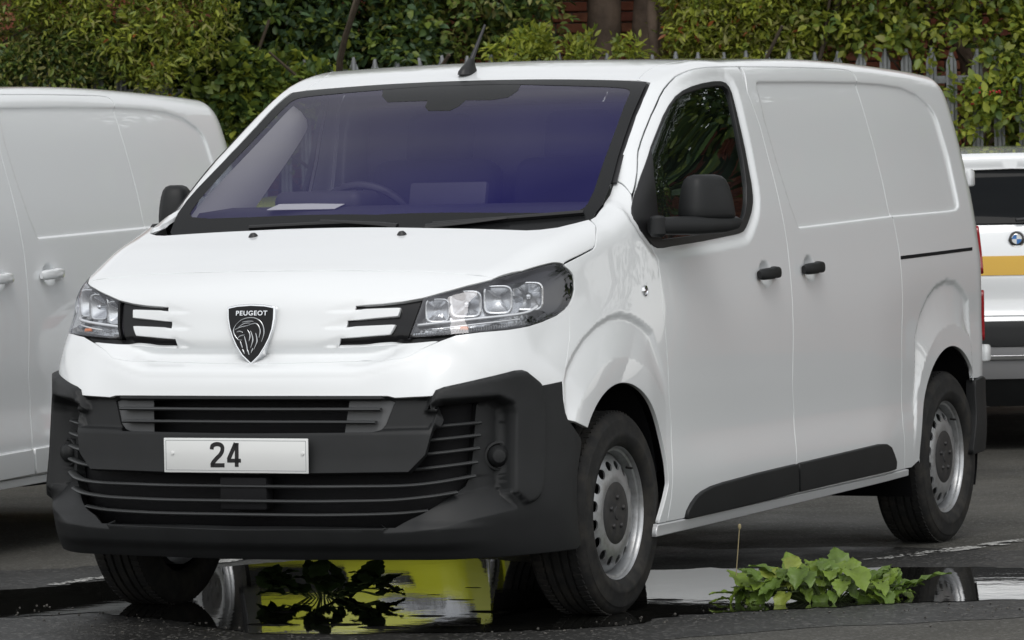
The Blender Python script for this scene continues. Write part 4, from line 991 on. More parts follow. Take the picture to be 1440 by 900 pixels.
# things left on the dashboard stay parts of what the windscreen shows
# ------------------------------------------------------------------ ground, puddle, markings
RH = np.array([math.cos(YAW), math.sin(YAW), 0.]); FH = np.array([-math.sin(YAW), math.cos(YAW), 0.])
def UV(u, v, z=0.): return np.array([CAM[0], CAM[1], 0.])+RH*u+FH*v+np.array([0, 0, z])
def gpx(px, z=0.): return on_plane(px, 2, z)
def ground_mat(name, dark, light, rough0, rough1, bump=.35, wet=None):
    m = bpy.data.materials.new(name); m.use_nodes = True; t = m.node_tree; t.nodes.clear(); N = t.nodes.new; L = t.links.new
    o = N('ShaderNodeOutputMaterial'); b = N('ShaderNodeBsdfPrincipled'); tc_ = N('ShaderNodeTexCoord'); co = tc_.outputs['Object']
    def noise(s, d=4, r=.6):
        n = N('ShaderNodeTexNoise'); n.inputs['Scale'].default_value = s; n.inputs['Detail'].default_value = d; n.inputs['Roughness'].default_value = r; L(co, n.inputs['Vector']); return n.outputs['Fac']
    def rng(src, a, b_, c, d):
        r = N('ShaderNodeMapRange'); r.inputs['From Min'].default_value = a; r.inputs['From Max'].default_value = b_; r.inputs['To Min'].default_value = c; r.inputs['To Max'].default_value = d; L(src, r.inputs['Value']); return r.outputs[0]
    big = rng(noise(.55, 6, .6), .38, .62, 0, 1); fine = noise(70, 4, .7)
    vo = N('ShaderNodeTexVoronoi'); vo.inputs['Scale'].default_value = 95; L(co, vo.inputs['Vector'])
    mix = N('ShaderNodeMix'); mix.data_type = 'RGBA'; mix.inputs[6].default_value = (*dark, 1); mix.inputs[7].default_value = (*light, 1); L(big, mix.inputs[0])
    sp = N('ShaderNodeMix'); sp.data_type = 'RGBA'; sp.blend_type = 'MULTIPLY'; sp.inputs[0].default_value = 1; L(mix.outputs[2], sp.inputs[6]); L(rng(fine, .3, .72, .45, 1.7), sp.inputs[7])
    # pale aggregate chips
    ch = N('ShaderNodeMix'); ch.data_type = 'RGBA'; ch.inputs[7].default_value = (.16, .155, .145, 1); L(sp.outputs[2], ch.inputs[6])
    gray = N('ShaderNodeSeparateColor'); L(vo.outputs['Color'], gray.inputs[0])
    L(rng(gray.outputs[0], .90, .93, 0, .6), ch.inputs[0])
    L(ch.outputs[2], b.inputs['Base Color']); L(rng(noise(1.3, 5), .35, .65, rough0, rough1), b.inputs['Roughness'])
    bu_ = N('ShaderNodeBump'); bu_.inputs['Strength'].default_value = bump; bu_.inputs['Distance'].default_value = .006
    ad = N('ShaderNodeMath'); ad.operation = 'ADD'; L(fine, ad.inputs[0]); L(vo.outputs['Distance'], ad.inputs[1]); L(ad.outputs[0], bu_.inputs['Height']); L(bu_.outputs[0], b.inputs['Normal'])
    b.inputs['Specular IOR Level'].default_value = .4
    L(b.outputs[0], o.inputs['Surface']); return m
ASPH = ground_mat('asphalt', (.036, .035, .030), (.064, .061, .052), .6, .85)
ASPHD = ground_mat('wet_asphalt', (.011, .011, .0105), (.018, .0175, .016), .40, .65, .25)
gs = 600.
tag(link('ground', pydata('ground', [(-gs, -gs, 0), (gs, -gs, 0), (gs, gs, 0), (-gs, gs, 0)], [(0, 1, 2, 3)], False), ASPH), kind='structure')
rnd = random.Random(5); nr = np.random.RandomState(3)
def jag(pts, step, amp, seed=1):
    r = np.random.RandomState(seed); p = resample(np.array(pts, float), step); n = len(p)
    k = np.convolve(np.tile(r.randn(n), 3), np.hanning(5)/2, 'same')[n:2*n]+.5*r.randn(n)
    t = np.roll(p, -1, 0)-np.roll(p, 1, 0); t /= np.linalg.norm(t, axis=1)[:, None]+1e-9
    return p+np.stack([-t[:, 1], t[:, 0]], 1)*(k*amp)[:, None]
def flat(name, poly, z, m, holes=()):
    loops = [poly]+list(holes); pts = []; ed = []
    for q in loops:
        s = len(pts); pts += [tuple(v) for v in q]; ed += [(s+i, s+(i+1) % len(q)) for i in range(len(q))]
    r = delaunay_2d_cdt([Vector(v) for v in pts], ed, [], 0, 1e-6); V2 = np.array([tuple(v) for v in r[0]]); T = np.array([f for f in r[2] if len(f) == 3])
    c = V2[T].mean(1); k = inpoly(c, np.array(poly))
    for q in holes: k &= ~inpoly(c, np.array(q))
    T = T[k]; a = V2[T]; cr_ = (a[:, 1, 0]-a[:, 0, 0])*(a[:, 2, 1]-a[:, 0, 1])-(a[:, 1, 1]-a[:, 0, 1])*(a[:, 2, 0]-a[:, 0, 0]); T[cr_ < 0] = T[cr_ < 0][:, ::-1]
    return link(name, pydata(name, np.c_[V2, np.full(len(V2), z)], T, False), m)
def g2(pxs): return np.array([gpx(q)[:2] for q in pxs])
PUD = [(-80, 834), (60, 828), (140, 818), (240, 806), (330, 797), (420, 790), (560, 783), (700, 788), (800, 797), (907, 803), (1000, 801), (1074, 800.5), (1200, 800), (1362, 798), (1520, 803), (1520, 841), (1440, 844), (1366, 846), (1250, 850), (1100, 859), (1020, 863), (950, 866), (900, 877), (840, 884), (760, 888), (690, 890), (500, 893), (350, 893), (300, 884), (240, 873), (123, 863), (40, 868), (-80, 872)]
pud = jag(g2(PUD), .035, .018, 2)
WET = [(-300, 815), (100, 800), (400, 772), (700, 762), (1000, 772), (1250, 770), (1500, 775), (1700, 790), (1700, 862), (1440, 869), (1180, 881), (1000, 893), (760, 915), (500, 935), (200, 930), (-300, 925)]
wet = jag(g2(WET), .10, .035, 4)
tag(flat('wet_ground', wet, .0015, ASPHD), kind='structure')
WATER = mat('puddle_water', (.010, .010, .009), .02, ior=1.33, spec=.5, bump=.035, bscale=7)
isl = []
for (px, r) in (((1232, 838), .05), ((935, 845), .045), ((600, 868), .04), ((480, 880), .05), ((1010, 850), .02), ((650, 845), .03), ((690, 862), .05), ((560, 850), .018), ((400, 862), .035), ((380, 880), .05), ((540, 884), .06), ((640, 880), .045), ((430, 850), .02), ((610, 838), .015), ((668, 828), .02)):
    c = gpx(px)[:2]; isl.append(jag(np.array([(c[0]+r*1.6*math.cos(t), c[1]+r*math.sin(t)) for t in np.linspace(0, 2*math.pi, 13)[:-1]]), .03, .006, int(px[0])))
tag(flat('puddle', pud, .004, WATER, isl), kind='structure')
# small drowned bits and crumbs along the water's edge
crumb = []
for i in range(260):
    px = (rnd.uniform(-20, 1460), 0)
    base = 846+(900-846)*max(0, 1-abs(px[0]-560)/520)
    c = gpx((px[0], base+abs(rnd.gauss(0, 14))+4)); s = rnd.uniform(.002, .006)
    bm = bmesh.new(); bmesh.ops.create_icosphere(bm, subdivisions=1, radius=s)
    for v in bm.verts: v.co *= rnd.uniform(.6, 1.2); v.co.z *= .6
    bmesh.ops.translate(bm, vec=(c[0], c[1], .005), verts=bm.verts); crumb.append(bm_mesh('c', bm))
tag(link('grit', join_meshes('grit', crumb), mat('grit_stone', (.075, .070, .062), .8, var=.5, vscale=12)), 'loose grit and crumbs strewn along the puddle edge', 'grit', kind='stuff')
for c in crumb: bpy.data.meshes.remove(c)
LINEM = mat('worn_white_paint', (.46, .46, .44), .7, var=.3, vscale=25, bump=.2, bscale=150)
def worn_line(a, b, w, cell, keep, seed, name='road_marking'):
    r = np.random.RandomState(seed); a, b = np.array(a[:2]), np.array(b[:2]); L = np.linalg.norm(b-a); t = (b-a)/L; n = np.array([-t[1], t[0]]); nx, ny = int(L/cell), max(2, int(w/cell))
    f = r.rand(nx//6+4, ny//3+4); V = []; Fc = []
    for i in range(nx):
        for j in range(ny):
            x, y = i/6, j/3; xi, yi = int(x), int(y); fx, fy = x-xi, y-yi
            v = f[xi, yi]*(1-fx)*(1-fy)+f[xi+1, yi]*fx*(1-fy)+f[xi, yi+1]*(1-fx)*fy+f[xi+1, yi+1]*fx*fy+.35*(r.rand()-.5)-.25*abs(j/ny-.5)
            if v > keep:
                s = len(V)
                for di, dj in ((0, 0), (1, 0), (1, 1), (0, 1)):
                    p = a+t*(i+di)*cell+n*((j+dj)*cell-w/2)+r.randn(2)*cell*.15; V.append((p[0], p[1], .0055))
                Fc.append((s, s+1, s+2, s+3))
    tag(link(name, pydata(name, V, Fc, False), LINEM), kind='structure')
worn_line(gpx((70, 824)), gpx((385, 781)), .11, .014, .40, 1)
worn_line(gpx((1225, 789)), gpx((1480, 756)), .12, .014, .44, 2)
worn_line(gpx((1290, 578)), gpx((1500, 566)), .12, .03, .25, 3)
# ------------------------------------------------------------------ leaves
GREEN = [mat('leaf_bright', (.34, .38, .055), .45, transl=.45, var=.35, vscale=2.5), mat('leaf_mid', (.185, .245, .045), .45, transl=.4, var=.35, vscale=2.5), mat('leaf_dark', (.065, .11, .03), .42, transl=.22, var=.35, vscale=2.5), mat('leaf_olive', (.25, .25, .075), .5, transl=.3, var=.3, vscale=2.5), mat('leaf_blue', (.065, .115, .052), .5, transl=.25, var=.3, vscale=2.5), mat('leaf_autumn', (.26, .085, .022), .5, transl=.3, var=.3, vscale=3)]
BARK = mat('bark', (.14, .10, .075), .85, var=.4, vscale=7, bump=.9, bscale=22)
TWIG = mat('twig_bark', (.06, .045, .03), .85, var=.3)
BERRY = mat('red_berry', (.40, .02, .025), .3)
def leaves(name, C, D, size, wid, mats, weights, seed, fold=.25, droop=.3):
    """one mesh of many small folded leaves: centres C, outward directions D"""
    r = np.random.RandomState(seed); n = len(C); s = size*(.6+.7*r.rand(n))
    d = D+.75*r.randn(n, 3); d[:, 2] -= droop*r.rand(n); d /= np.linalg.norm(d, axis=1)[:, None]
    up = r.randn(n, 3)*.55+np.array([0, 0, 1.])-FH*.35; sd_ = np.cross(d, up); sd_ /= np.linalg.norm(sd_, axis=1)[:, None]; nn = np.cross(sd_, d)
    w = s*wid; S = s[:, None]; Wd = w[:, None]
    V = np.stack([C, C+d*S*.30+sd_*Wd*.46+nn*Wd*fold*.5, C+d*S*.66+sd_*Wd*.40+nn*Wd*fold*.4, C+d*S-nn*S*.10, C+d*S*.66-sd_*Wd*.40+nn*Wd*fold*.4, C+d*S*.30-sd_*Wd*.46+nn*Wd*fold*.5], 1).reshape(-1, 3)
    i = np.arange(n)*6; Fq = np.concatenate([np.stack([i, i+1, i+2, i+3], 1), np.stack([i, i+3, i+4, i+5], 1)])
    me = bpy.data.meshes.new(name); me.vertices.add(len(V)); me.vertices.foreach_set('co', V.ravel()); me.loops.add(Fq.size); me.loops.foreach_set('vertex_index', Fq.ravel().astype(np.int32))
    me.polygons.add(len(Fq)); me.polygons.foreach_set('loop_start', np.arange(0, Fq.size, 4, dtype=np.int32))
    mi = r.choice(len(mats), n, p=np.array(weights)/sum(weights)); me.polygons.foreach_set('material_index', np.concatenate([mi, mi]).astype(np.int32))
    for m in mats: me.materials.append(m)
    me.update(calc_edges=True); me.validate(); return me
def clumps(boxes, n_cl, per, rad, seed, face=.8):
    """clump centres inside boxes (u0,u1,v0,v1,z0,z1) then leaves round each"""
    r = np.random.RandomState(seed); C = []; D = []
    for (u0, u1, v0, v1, z0, z1), wgt in boxes:
        for _ in range(max(1, int(n_cl*wgt))):
            q = r.rand(3); v_ = v0+(v1-v0)*q[1]**(1.6 if face else 1)
            c = UV(u0+(u1-u0)*q[0], v_, z0+(z1-z0)*q[2]); k = int(per*(.5+r.rand())); o = r.randn(k, 3); o /= np.linalg.norm(o, axis=1)[:, None]; rr_ = rad*(.35+.75*r.rand(k))[:, None]
            ax = r.randn(3)*.5+np.array([0, 0, .55])-FH*.6; C.append(c+o*rr_*np.array([1, 1, .8])+ax*(rad*1.0*r.rand(k))[:, None]); D.append(o*.7+ax*.5)
    return np.vstack(C), np.vstack(D)
def stems(name, root_list, seed):
    """thin woody stems rising from the ground into the foliage"""
    r = np.random.RandomState(seed); ms = []
    for (u, v, h, w) in root_list:
        p = [UV(u, v, -.05)]; d = np.array([0, 0, 1.])
        for k in range(6):
            d = d+r.randn(3)*.16; d[2] = max(d[2], .6); d /= np.linalg.norm(d); p.append(p[-1]+d*h/6)
        ms.append(sweep('stem', smooth_line(p, 3), circle_prof(w, 7), up=(1, .2, 0), scale=np.linspace(1.3, .4, 19)))
        for k in (2, 3, 4, 5):
            q = p[k]; e = r.randn(3)*.6+np.array([0, 0, .5])-FH*.5; e /= np.linalg.norm(e); ms.append(sweep('stem', smooth_line([q, q+e*h*.10+np.array([0, 0, .03]), q+e*h*.22], 3), circle_prof(w*.45, 5), up=(1, .2, 0), scale=np.linspace(1, .4, 7)))
    me = join_meshes(name, ms)
    for m in ms: bpy.data.meshes.remove(m)
    return me
VF = 29.0      # depth of the fence
SF = FPX/VF    # px per metre there
def uf(px): return (px-720)/SF
def zf(px, row): return CAM[2]+((293.8-(px-720)*.01707)-row)/SF
def shrub(name, label, pxboxes, n_cl, per, rad, size, wid, mats, wts, seed, roots, v0=.15, v1=1.2, droop=.3, berries=0, fold=.25):
    u_c = np.mean([(a+b)/2 for a, b, c, d in pxboxes]); o = empty(name, tuple(UV(uf(u_c), VF+.6, 0))); tag(o, label, 'shrub' if 'shrub' in name else ('creeper' if 'creeper' in name else 'hedge'))
    bx = []; A = sum((b-a)*(d-c) for a, b, c, d in pxboxes)
    n_cl = int(n_cl*2.2)
    for a, b, c, d in pxboxes: bx.append(((uf(a), uf(b), VF+v0, VF+v1, zf((a+b)/2, d), zf((a+b)/2, c)), (b-a)*(d-c)/A))
    C, D = clumps(bx, n_cl, per, rad, seed)
    me = leaves('foliage', C-np.array(o.location), D, size, wid, mats, wts, seed+1, fold, droop); f = link('foliage', me, None, o); f['kind'] = 'stuff'
    sm = stems('stems', [(uf(a), VF+.5, h, w) for a, h, w in roots], seed+2); sm.transform(Matrix.Translation(-o.location)); link('stems', sm, TWIG, o)
    if berries:
        r = np.random.RandomState(seed+3); bs = []
        for k in range(berries):
            c = C[r.randint(len(C))]-np.array(o.location)-FH*.05; b_ = []
            for q in range(3):
                bm = bmesh.new(); bmesh.ops.create_icosphere(bm, subdivisions=1, radius=.009); bmesh.ops.translate(bm, vec=c+r.randn(3)*.016, verts=bm.verts); bs.append(bm_mesh('b', bm, True))
        be_ = link('berries', join_meshes('berries', bs), BERRY, o); be_['kind'] = 'stuff'
    return o
B_, M_, D_, O_, L_, AU = GREEN
shrub('grey_green_shrub', 'pale grey-green fine-leaved shrub over the fence behind the left van', [(-1250, 20, -260, 150), (-40, 110, -200, 95)], 620, 34, .10, .042, .42, [O_, M_, B_], [6, 3, 1], 11, [(-300, 2.9, .03), (-120, 3.0, .03), (30, 2.9, .025)], v0=-.25, v1=.9)
shrub('trailing_shrub', 'thin mixed sprays hanging over the fence just above the left van roof', [(-120, 190, 60, 122)], 70, 26, .09, .05, .42, [O_, M_, D_], [3, 3, 3], 15, [(20, 2.3, .015), (130, 2.3, .015)], v0=-.22, v1=-.04, droop=.6)
shrub('privet_hedge', 'yellow-green privet spilling over the fence with a rust-tipped hanging spray', [(140, 330, -200, 105), (195, 262, 95, 135), (30, 140, -200, 50)], 330, 30, .09, .055, .34, [B_, M_, O_, AU], [6, 4, 2, .12], 21, [(170, 2.9, .025), (230, 3.0, .03), (100, 3, .03)], v0=-.35, v1=.7)
shrub('dark_elder_shrub', 'dark green shrub filling the gap beside the yellow-green privet', [(60, 150, 30, 130), (0, 330, 60, 190)], 190, 24, .10, .065, .5, [D_, L_, M_], [5, 4, 1.2], 31, [(100, 2.4, .03), (190, 2.4, .03)], v0=.25, v1=1.1)
shrub('ivy_creeper', 'glossy broad-leaved creeper on the fence between the two vans', [(270, 420, 85, 215), (330, 480, 95, 150)], 190, 20, .09, .075, .72, [M_, D_, B_], [5, 4, 1.6], 41, [(300, 2.2, .02), (370, 2.2, .02)], v0=-.12, v1=.6, droop=.6)
shrub('hawthorn_shrub', 'blue-green lobed-leaf shrub above the van windscreen', [(300, 620, -260, 95)], 380, 26, .11, .068, .6, [L_, M_, D_], [4, 3, 3], 51, [(350, 3, .04), (440, 3.1, .04), (540, 3, .04)], v0=.1, v1=1.4)
shrub('laurel_shrub', 'dull olive shrub behind the van aerial', [(540, 780, -260, 85)], 270, 26, .10, .062, .5, [M_, D_, O_], [3.2, 4, 2.4], 61, [(580, 3, .03), (620, 2.8, .03)], v0=.2, v1=1.4)
shrub('sapling_shrub', 'bright young sprigs poking up between the fence spikes', [(735, 780, 50, 90), (800, 838, 62, 90), (828, 842, 54, 64), (886, 906, 64, 86), (700, 720, 66, 90), (860, 880, 66, 84)], 46, 12, .05, .055, .42, [B_, M_], [4, 2], 71, [(755, 2.2, .012), (825, 2.3, .012), (895, 2.2, .012)], v0=-.08, v1=.1, droop=0)
shrub('golden_privet_shrub', 'golden-green privet with a few orange tips above the van roof', [(950, 1160, -60, 92), (1000, 1090, 0, 70)], 330, 28, .085, .058, .36, [B_, O_, M_, AU], [6, 2.5, 2, .35], 81, [(985, 2.9, .025), (1060, 3, .03), (1125, 2.8, .025)], v0=.03, v1=.8)
shrub('honeysuckle_creeper', 'light green honeysuckle with red berries sprawling over the palisade fence', [(1140, 1480, -260, 58), (1180, 1300, 20, 84), (1440, 2900, -260, 230)], 1350, 24, .10, .066, .6, [B_, M_, D_, O_], [5.5, 4, .8, 1], 91, [(1200, 2.9, .03), (1290, 3, .03), (1390, 3, .03), (1500, 3, .03), (1700, 3, .03)], v0=-.10, v1=.8, berries=26)
shrub('bramble_creeper', 'loose leafy trailing stems climbing the fence beside the white estate car', [(1400, 1480, 55, 250), (1325, 1420, 125, 260), (1290, 1330, 70, 130)], 50, 18, .10, .066, .62, [B_, M_, D_], [5, 4, 1], 191, [(1340, 2.0, .014), (1420, 2.1, .014)], v0=-.14, v1=.25, berries=10)
# ------------------------------------------------------------------ palisade fence
GALV = mat('galvanised_steel', (.23, .24, .25), .55, metal=.35, var=.25, vscale=6, dirt=((.10, .09, .075), .6, 5), bump=.15, bscale=60)
fence = empty('palisade_fence', tuple(UV(0, VF, 0)), YAW); tag(fence, 'grey galvanised palisade fence with spiked tops behind the parked vehicles', 'fence')
def pale_mesh():
    hw, d, H, cut = .034, .016, 2.22, .10; V = []; Fc = []
    px_ = [(-hw, 0.), (-hw*.55, -d*.2), (-hw*.22, -d), (hw*.22, -d), (hw*.55, -d*.2), (hw, 0.)]; top = [H+.015, H+.055, H+cut, H+cut, H+.055, H+.015]
    th = .003
    for s in (0, 1):
        for (x, y), z in zip(px_, top): V += [(x, y+s*th, .08), (x, y+s*th, z)]
    n = len(px_)
    for i in range(n-1):
        a = 2*i; Fc.append((a, a+2, a+3, a+1)); b = a+2*n; Fc.append((b, b+1, b+3, b+2)); Fc.append((a+1, a+3, b+3, b+1))
    Fc += [(0, 1, 2*n+1, 2*n), (2*n-2, 4*n-2, 4*n-1, 2*n-1)]
    return pydata('pale', V, Fc, False)
pme = pale_mesh(); pme.materials.append(GALV)
pitch = .1475; npale = 140; rp = np.random.RandomState(8)
bolt_f = lathe('pale_bolt', [(0, -.010), (.007, -.009), (.010, -.004), (.011, 0)], 8, 'y'); bolt_f.materials.append(GALV)
for k in range(npale):
    u_ = -9.4+k*pitch+.012*rp.randn()*.3
    o = link('pale', pme, None, fence); o.location = (u_, 0, rp.uniform(-.012, .012)); o.rotation_euler = (0, rp.uniform(-.006, .006), 0)
for z in (.45, 2.12):
    r_ = link('rail', box_mesh('rail', (npale*pitch+.1, .045, .05), (-9.4+npale*pitch/2, .045, z), .004), GALV, fence)
for k in range(8):
    link('post', box_mesh('post', (.10, .06, 2.25), (-9.3+k*2.75, .10, 1.125), .004), GALV, fence)
# ------------------------------------------------------------------ brick wall behind the hedge
BRICK = [mat('brick_a', (.30, .095, .055), .85, var=.3, vscale=12, bump=.3, bscale=90), mat('brick_b', (.24, .075, .05), .85, var=.3, vscale=12, bump=.3, bscale=90), mat('brick_c', (.34, .13, .075), .85, var=.3, vscale=12, bump=.3, bscale=90)]
MORT = mat('mortar', (.26, .245, .22), .9, var=.2, vscale=20)
VB = 31.6
wall_o = empty('brick_wall', tuple(UV(0, VB, 0)), YAW); tag(wall_o, 'red brick building wall showing in gaps behind the hedge', 'wall')
link('mortar_wall', box_mesh('mortar_wall', (34, .30, 6.0), (4, .17, 3.0)), MORT, wall_o)
bme = [box_mesh('brick', (.213, .05, .063), (0, 0, 0), .004, seg=1) for _ in range(3)]
for b_, m in zip(bme, BRICK): b_.materials.append(m)
SB = FPX/VB
spots = []
for row in range(18, 41):
    z = row*.075+.0375
    for i in range(-22, 24):
        u_ = i*.225+(.1125 if row % 2 else 0); px = 720+u_*SB; 
        vis_ = (770 < px < 975 and z > 2.0) or (px > 1290 and px < 1460 and z > 1.4)
        if vis_: spots.append((u_, z))
rp = np.random.RandomState(4)
for k, (u_, z) in enumerate(spots[:300]):
    o = link('brick', bme[rp.randint(3)], None, wall_o); o.location = (u_, rp.uniform(-.003, .003), z)
rest = []
have = set(spots[:300])
for row in range(0, 79):
    z = row*.075+.0375
    for i in range(-55, 92):
        u_ = i*.225+(.1125 if row % 2 else 0)
        if (u_, z) in have: continue
        rest.append((u_, z))
R = np.array(rest); n = len(R); hx, hz, d = .1065, .0315, .025
V = np.stack([np.stack([R[:, 0]+sx*hx, np.full(n, sy), R[:, 1]+sz*hz], 1) for sy in (-d, 0.02) for sx, sz in ((-1, -1), (1, -1), (1, 1), (-1, 1))], 1).reshape(-1, 3)
b0 = np.arange(n)*8; Fq = np.concatenate([np.stack([b0+a for a in f], 1) for f in ((0, 1, 2, 3), (0, 4, 5, 1), (1, 5, 6, 2), (2, 6, 7, 3), (3, 7, 4, 0))])
rb2 = pydata('brick_courses', V, Fq, False); rb2.materials.append(BRICK[0]); rb2.materials.append(BRICK[1]); rb2.materials.append(BRICK[2])
mi = np.tile(rp.randint(0, 3, n), 5); rb2.polygons.foreach_set('material_index', mi.astype(np.int32))
o = link('brick_courses', rb2, None, wall_o); o['kind'] = 'stuff'
# ------------------------------------------------------------------ trees
def tree(name, label, u, v, h, trunk_r, crown, n_cl, per, rad, size, mats, wts, seed, stems_n=1, lean=.05, limb_z=2.6):
    r = np.random.RandomState(seed); base = UV(u, v, 0); o = empty(name, tuple(base)); tag(o, label, 'tree'); ms = []
    tips = []
    for s in range(stems_n):
        off = r.randn(3)*np.array([.16, .16, 0])*(stems_n > 1); p = [off+np.array([0, 0, -.1])]; d = np.array([0, 0, 1.])+r.randn(3)*lean
        for k in range(8):
            d = d+r.randn(3)*lean; d[2] = max(.75, d[2]); d /= np.linalg.norm(d); p.append(p[-1]+d*h*.80/8)
        ms.append(sweep('t', smooth_line(p, 4), circle_prof(trunk_r, 12), up=(1, .1, 0), scale=np.linspace(1.15, .25, 33)*(1+.06*r.randn(33)))); tips.append(p[-1])
        for k in range(9):
            i = r.randint(2, 8); q = p[i]
            if q[2] < limb_z: continue
            e = r.randn(3); e[2] = abs(e[2])*.6+.3; e /= np.linalg.norm(e); Lb = crown[0]*(.5+.5*r.rand()); w_ = trunk_r*.35
            pp = smooth_line([q, q+e*Lb*.4+r.randn(3)*.1, q+e*Lb+r.randn(3)*.2], 4); ms.append(sweep('t', pp, circle_prof(w_, 7), up=(.3, .1, 1), scale=np.linspace(1, .25, len(pp)))); tips += [pp[-1], pp[len(pp)//2]]
    tr = link('trunk', join_meshes('trunk', ms), BARK, o)
    for m in ms: bpy.data.meshes.remove(m)
    C = []; D = []; cz = h*.80-crown[1]*.35
    for k in range(n_cl):
        if r.rand() < .4: c = tips[r.randint(len(tips))]+r.randn(3)*.45
        else:
            q = r.randn(3); q /= np.linalg.norm(q); q *= (.35+.65*r.rand()**.5); c = np.array([0, 0, cz])+q*np.array([crown[0], crown[0], crown[1]])
        if c[2] < limb_z-.4: continue
        m = int(per*(.5+r.rand())); w_ = r.randn(m, 3); w_ /= np.linalg.norm(w_, axis=1)[:, None]; C.append(c+w_*rad*(.3+.8*r.rand(m))[:, None]); D.append(w_*.6+np.array([0, 0, .3]))
    me = leaves('crown', np.vstack(C), np.vstack(D), size, .6, mats, wts, seed+5); c_ = link('crown', me, None, o); return o
tree('broadleaf_tree', 'stout brown-barked tree trunk behind the fence spikes', uf(822)*30.3/29, 30.3, 7.5, .15, (2.4, 2.2), 260, 24, .30, .10, [D_, M_, L_], [4, 3, 2], 101, 2, .012, 3.2)
tree('slender_tree', 'slender straight tree trunk beside the stout brown tree', uf(943)*29.6/29, 29.6, 7., .048, (1.9, 1.9), 170, 24, .28, .10, [M_, D_], [3, 3], 111, 1, .015, 3.3)
tree('added_shade_tree', 'added leafy tree darkening the hedge above the left van', uf(250), 31., 7., .12, (2.6, 2.2), 230, 22, .32, .11, [M_, D_, B_], [3, 4, 1], 121, 1, .05, 3.0)  # added tree, its out-of-frame canopy darkens the hedge
tree('added_shade_tree', 'added leafy tree darkening the honeysuckle by the right end of the fence', uf(1500), 31., 7., .12, (2.6, 2.2), 230, 22, .32, .11, [M_, D_, B_], [3, 4, 1], 131, 1, .05, 3.0)  # second added canopy, for a dark backdrop on the right
for k, (u_, v_, h_) in enumerate(((11.5, 30, 13), (15.5, 27, 15), (19, 31, 15), (22, 24, 14), (14.5, 34, 17), (26, 29, 16))):
    o = tree('tall_tree', ('tall leafy tree next to the right end of the fence', 'tall leafy tree standing forward of the row beyond the fence end', 'tall leafy tree midway along the row beyond the fence end', 'shortest leafy tree standing well forward beyond the fence end', 'tallest leafy tree at the back of the row beyond the fence', 'last tall leafy tree farthest along the row beyond the fence')[k], u_, v_, h_, .26, (3.3, h_*.40), 420, 20, .55, .24, [D_, M_, L_], [4, 3, 2], 140+10*k, 1, .04, 1.8); o['group'] = 'tall trees beyond the fence end'
# ------------------------------------------------------------------ simple cars built on the same kind of smooth body function
def car_F(side, near, top, far, bow, k=.08, taper=(.06, .03)):
    fs, fn, ft, ff = spline(*side), spline(*near), spline(*top), spline(*far); yl = ff(.6)
    def F(P):
        x, y, z = np.abs(P[..., 0]), P[..., 1], P[..., 2]
        a = x-(fs(z)-taper[0]*np.maximum(.2-y, 0)**2-taper[1]*np.maximum(y-yl+1.4, 0)**2)
        b = (fn(z)+bow*x**2+bow*.5*x**4-y)/1.08; c = (z-(ft(y+.0*x)-.045*x**2))/1.05; d = y-(ff(z)-.22*x**2)
        return smax(smax(smax(b, c, k), a, k*1.3), d, k*1.5)
    return F
def car(name, loc, rz, F, parts, wheels, wr, wheel_mats):
    root = empty(name, loc, rz)
    for nm, me, m, kids in parts:
        if len(me.materials) == 0: me.materials.append(m)
        o = link(nm, me, None, root)
        for kn, km, kmat in kids:
            if len(km.materials) == 0: km.materials.append(kmat)
            link(kn, km, None, o)
    ty = lathe('tyre', [(wr*.66, -.08), (wr*.70, -.10), (wr*.86, -.105), (wr*.96, -.095), (wr, -.075), (wr, .075), (wr*.96, .095), (wr*.86, .105), (wr*.70, .10), (wr*.66, .08)], 48, 'x'); ty.materials.append(RUBBER)
    ri = lathe('rim', [(wr*.66, -.07), (wr*.66, .06), (wr*.69, .09), (wr*.64, .085), (wr*.60, .05), (wr*.25, .065), (wr*.10, .075), (0, .075)], 40, 'x'); ri.materials.append(wheel_mats)
    sp_m = []
    for k in range(5):
        s = box_mesh('s', (.03, .05, wr*.5), (.075, 0, wr*.40), .008); s.transform(Matrix.Rotation(k*2*math.pi/5, 4, 'X')); sp_m.append(s)
    sp = join_meshes('spokes', sp_m); sp.materials.append(wheel_mats)
    for x, y in wheels:
        w = empty('wheel', (x, y, wr-.002), 0 if x > 0 else math.pi); w.parent = root
        for nm, me in (('tyre', ty), ('rim', ri), ('spokes', sp)): link(nm, me, None, w)
    return root
def P_(name, me, m, kids=()): return (name, me, m, list(kids))
def pr(name, me, m): return [(name, me, m, []), (name, mirror_mesh(me), m, [])]
# ---- white estate seen from behind (its tail towards the camera)
SU = car_F(([.2, .4, .65, .95, 1.1, 1.3, 1.5, 1.62], [.86, .90, .925, .93, .915, .86, .77, .70]),
           ([.2, .38, .5, .64, .70, .74, .95, 1.12, 1.20, 1.35, 1.52, 1.57, 1.65], [-.80, -.91, -.945, -.95, -.94, -.915, -.905, -.875, -.845, -.745, -.625, -.64, -.60]),
           ([-1.2, -.7, -.4, .2, 1.0, 1.6, 2.1, 2.75, 2.95, 3.5, 3.75], [1.54, 1.585, 1.605, 1.64, 1.65, 1.62, 1.47, 1.10, 1.06, .96, .86]), ([.2, .5, .8, 1.0], [3.70, 3.74, 3.70, 3.5]), .10)
CARW = WHITE; GLD = mat('dark_car_glass', (.006, .007, .008), .05, spec=.08)
YST = mat('yellow_stripe_film', (.62, .36, .015), .3, coat=.3)
GREYB = mat('grey_bumper', (.23, .23, .235), .5)
def ar(l): return np.array(l, float)
def fpan(name, F, poly, m, level=0., h=.03, kids=(), rim=.003, flange=.02, half=True): return P_(name, panel(name, 'front', sym(poly) if half else ar(poly), F=F, level=level, h=h, gap=.002, rim=rim, flange=flange), m, kids)
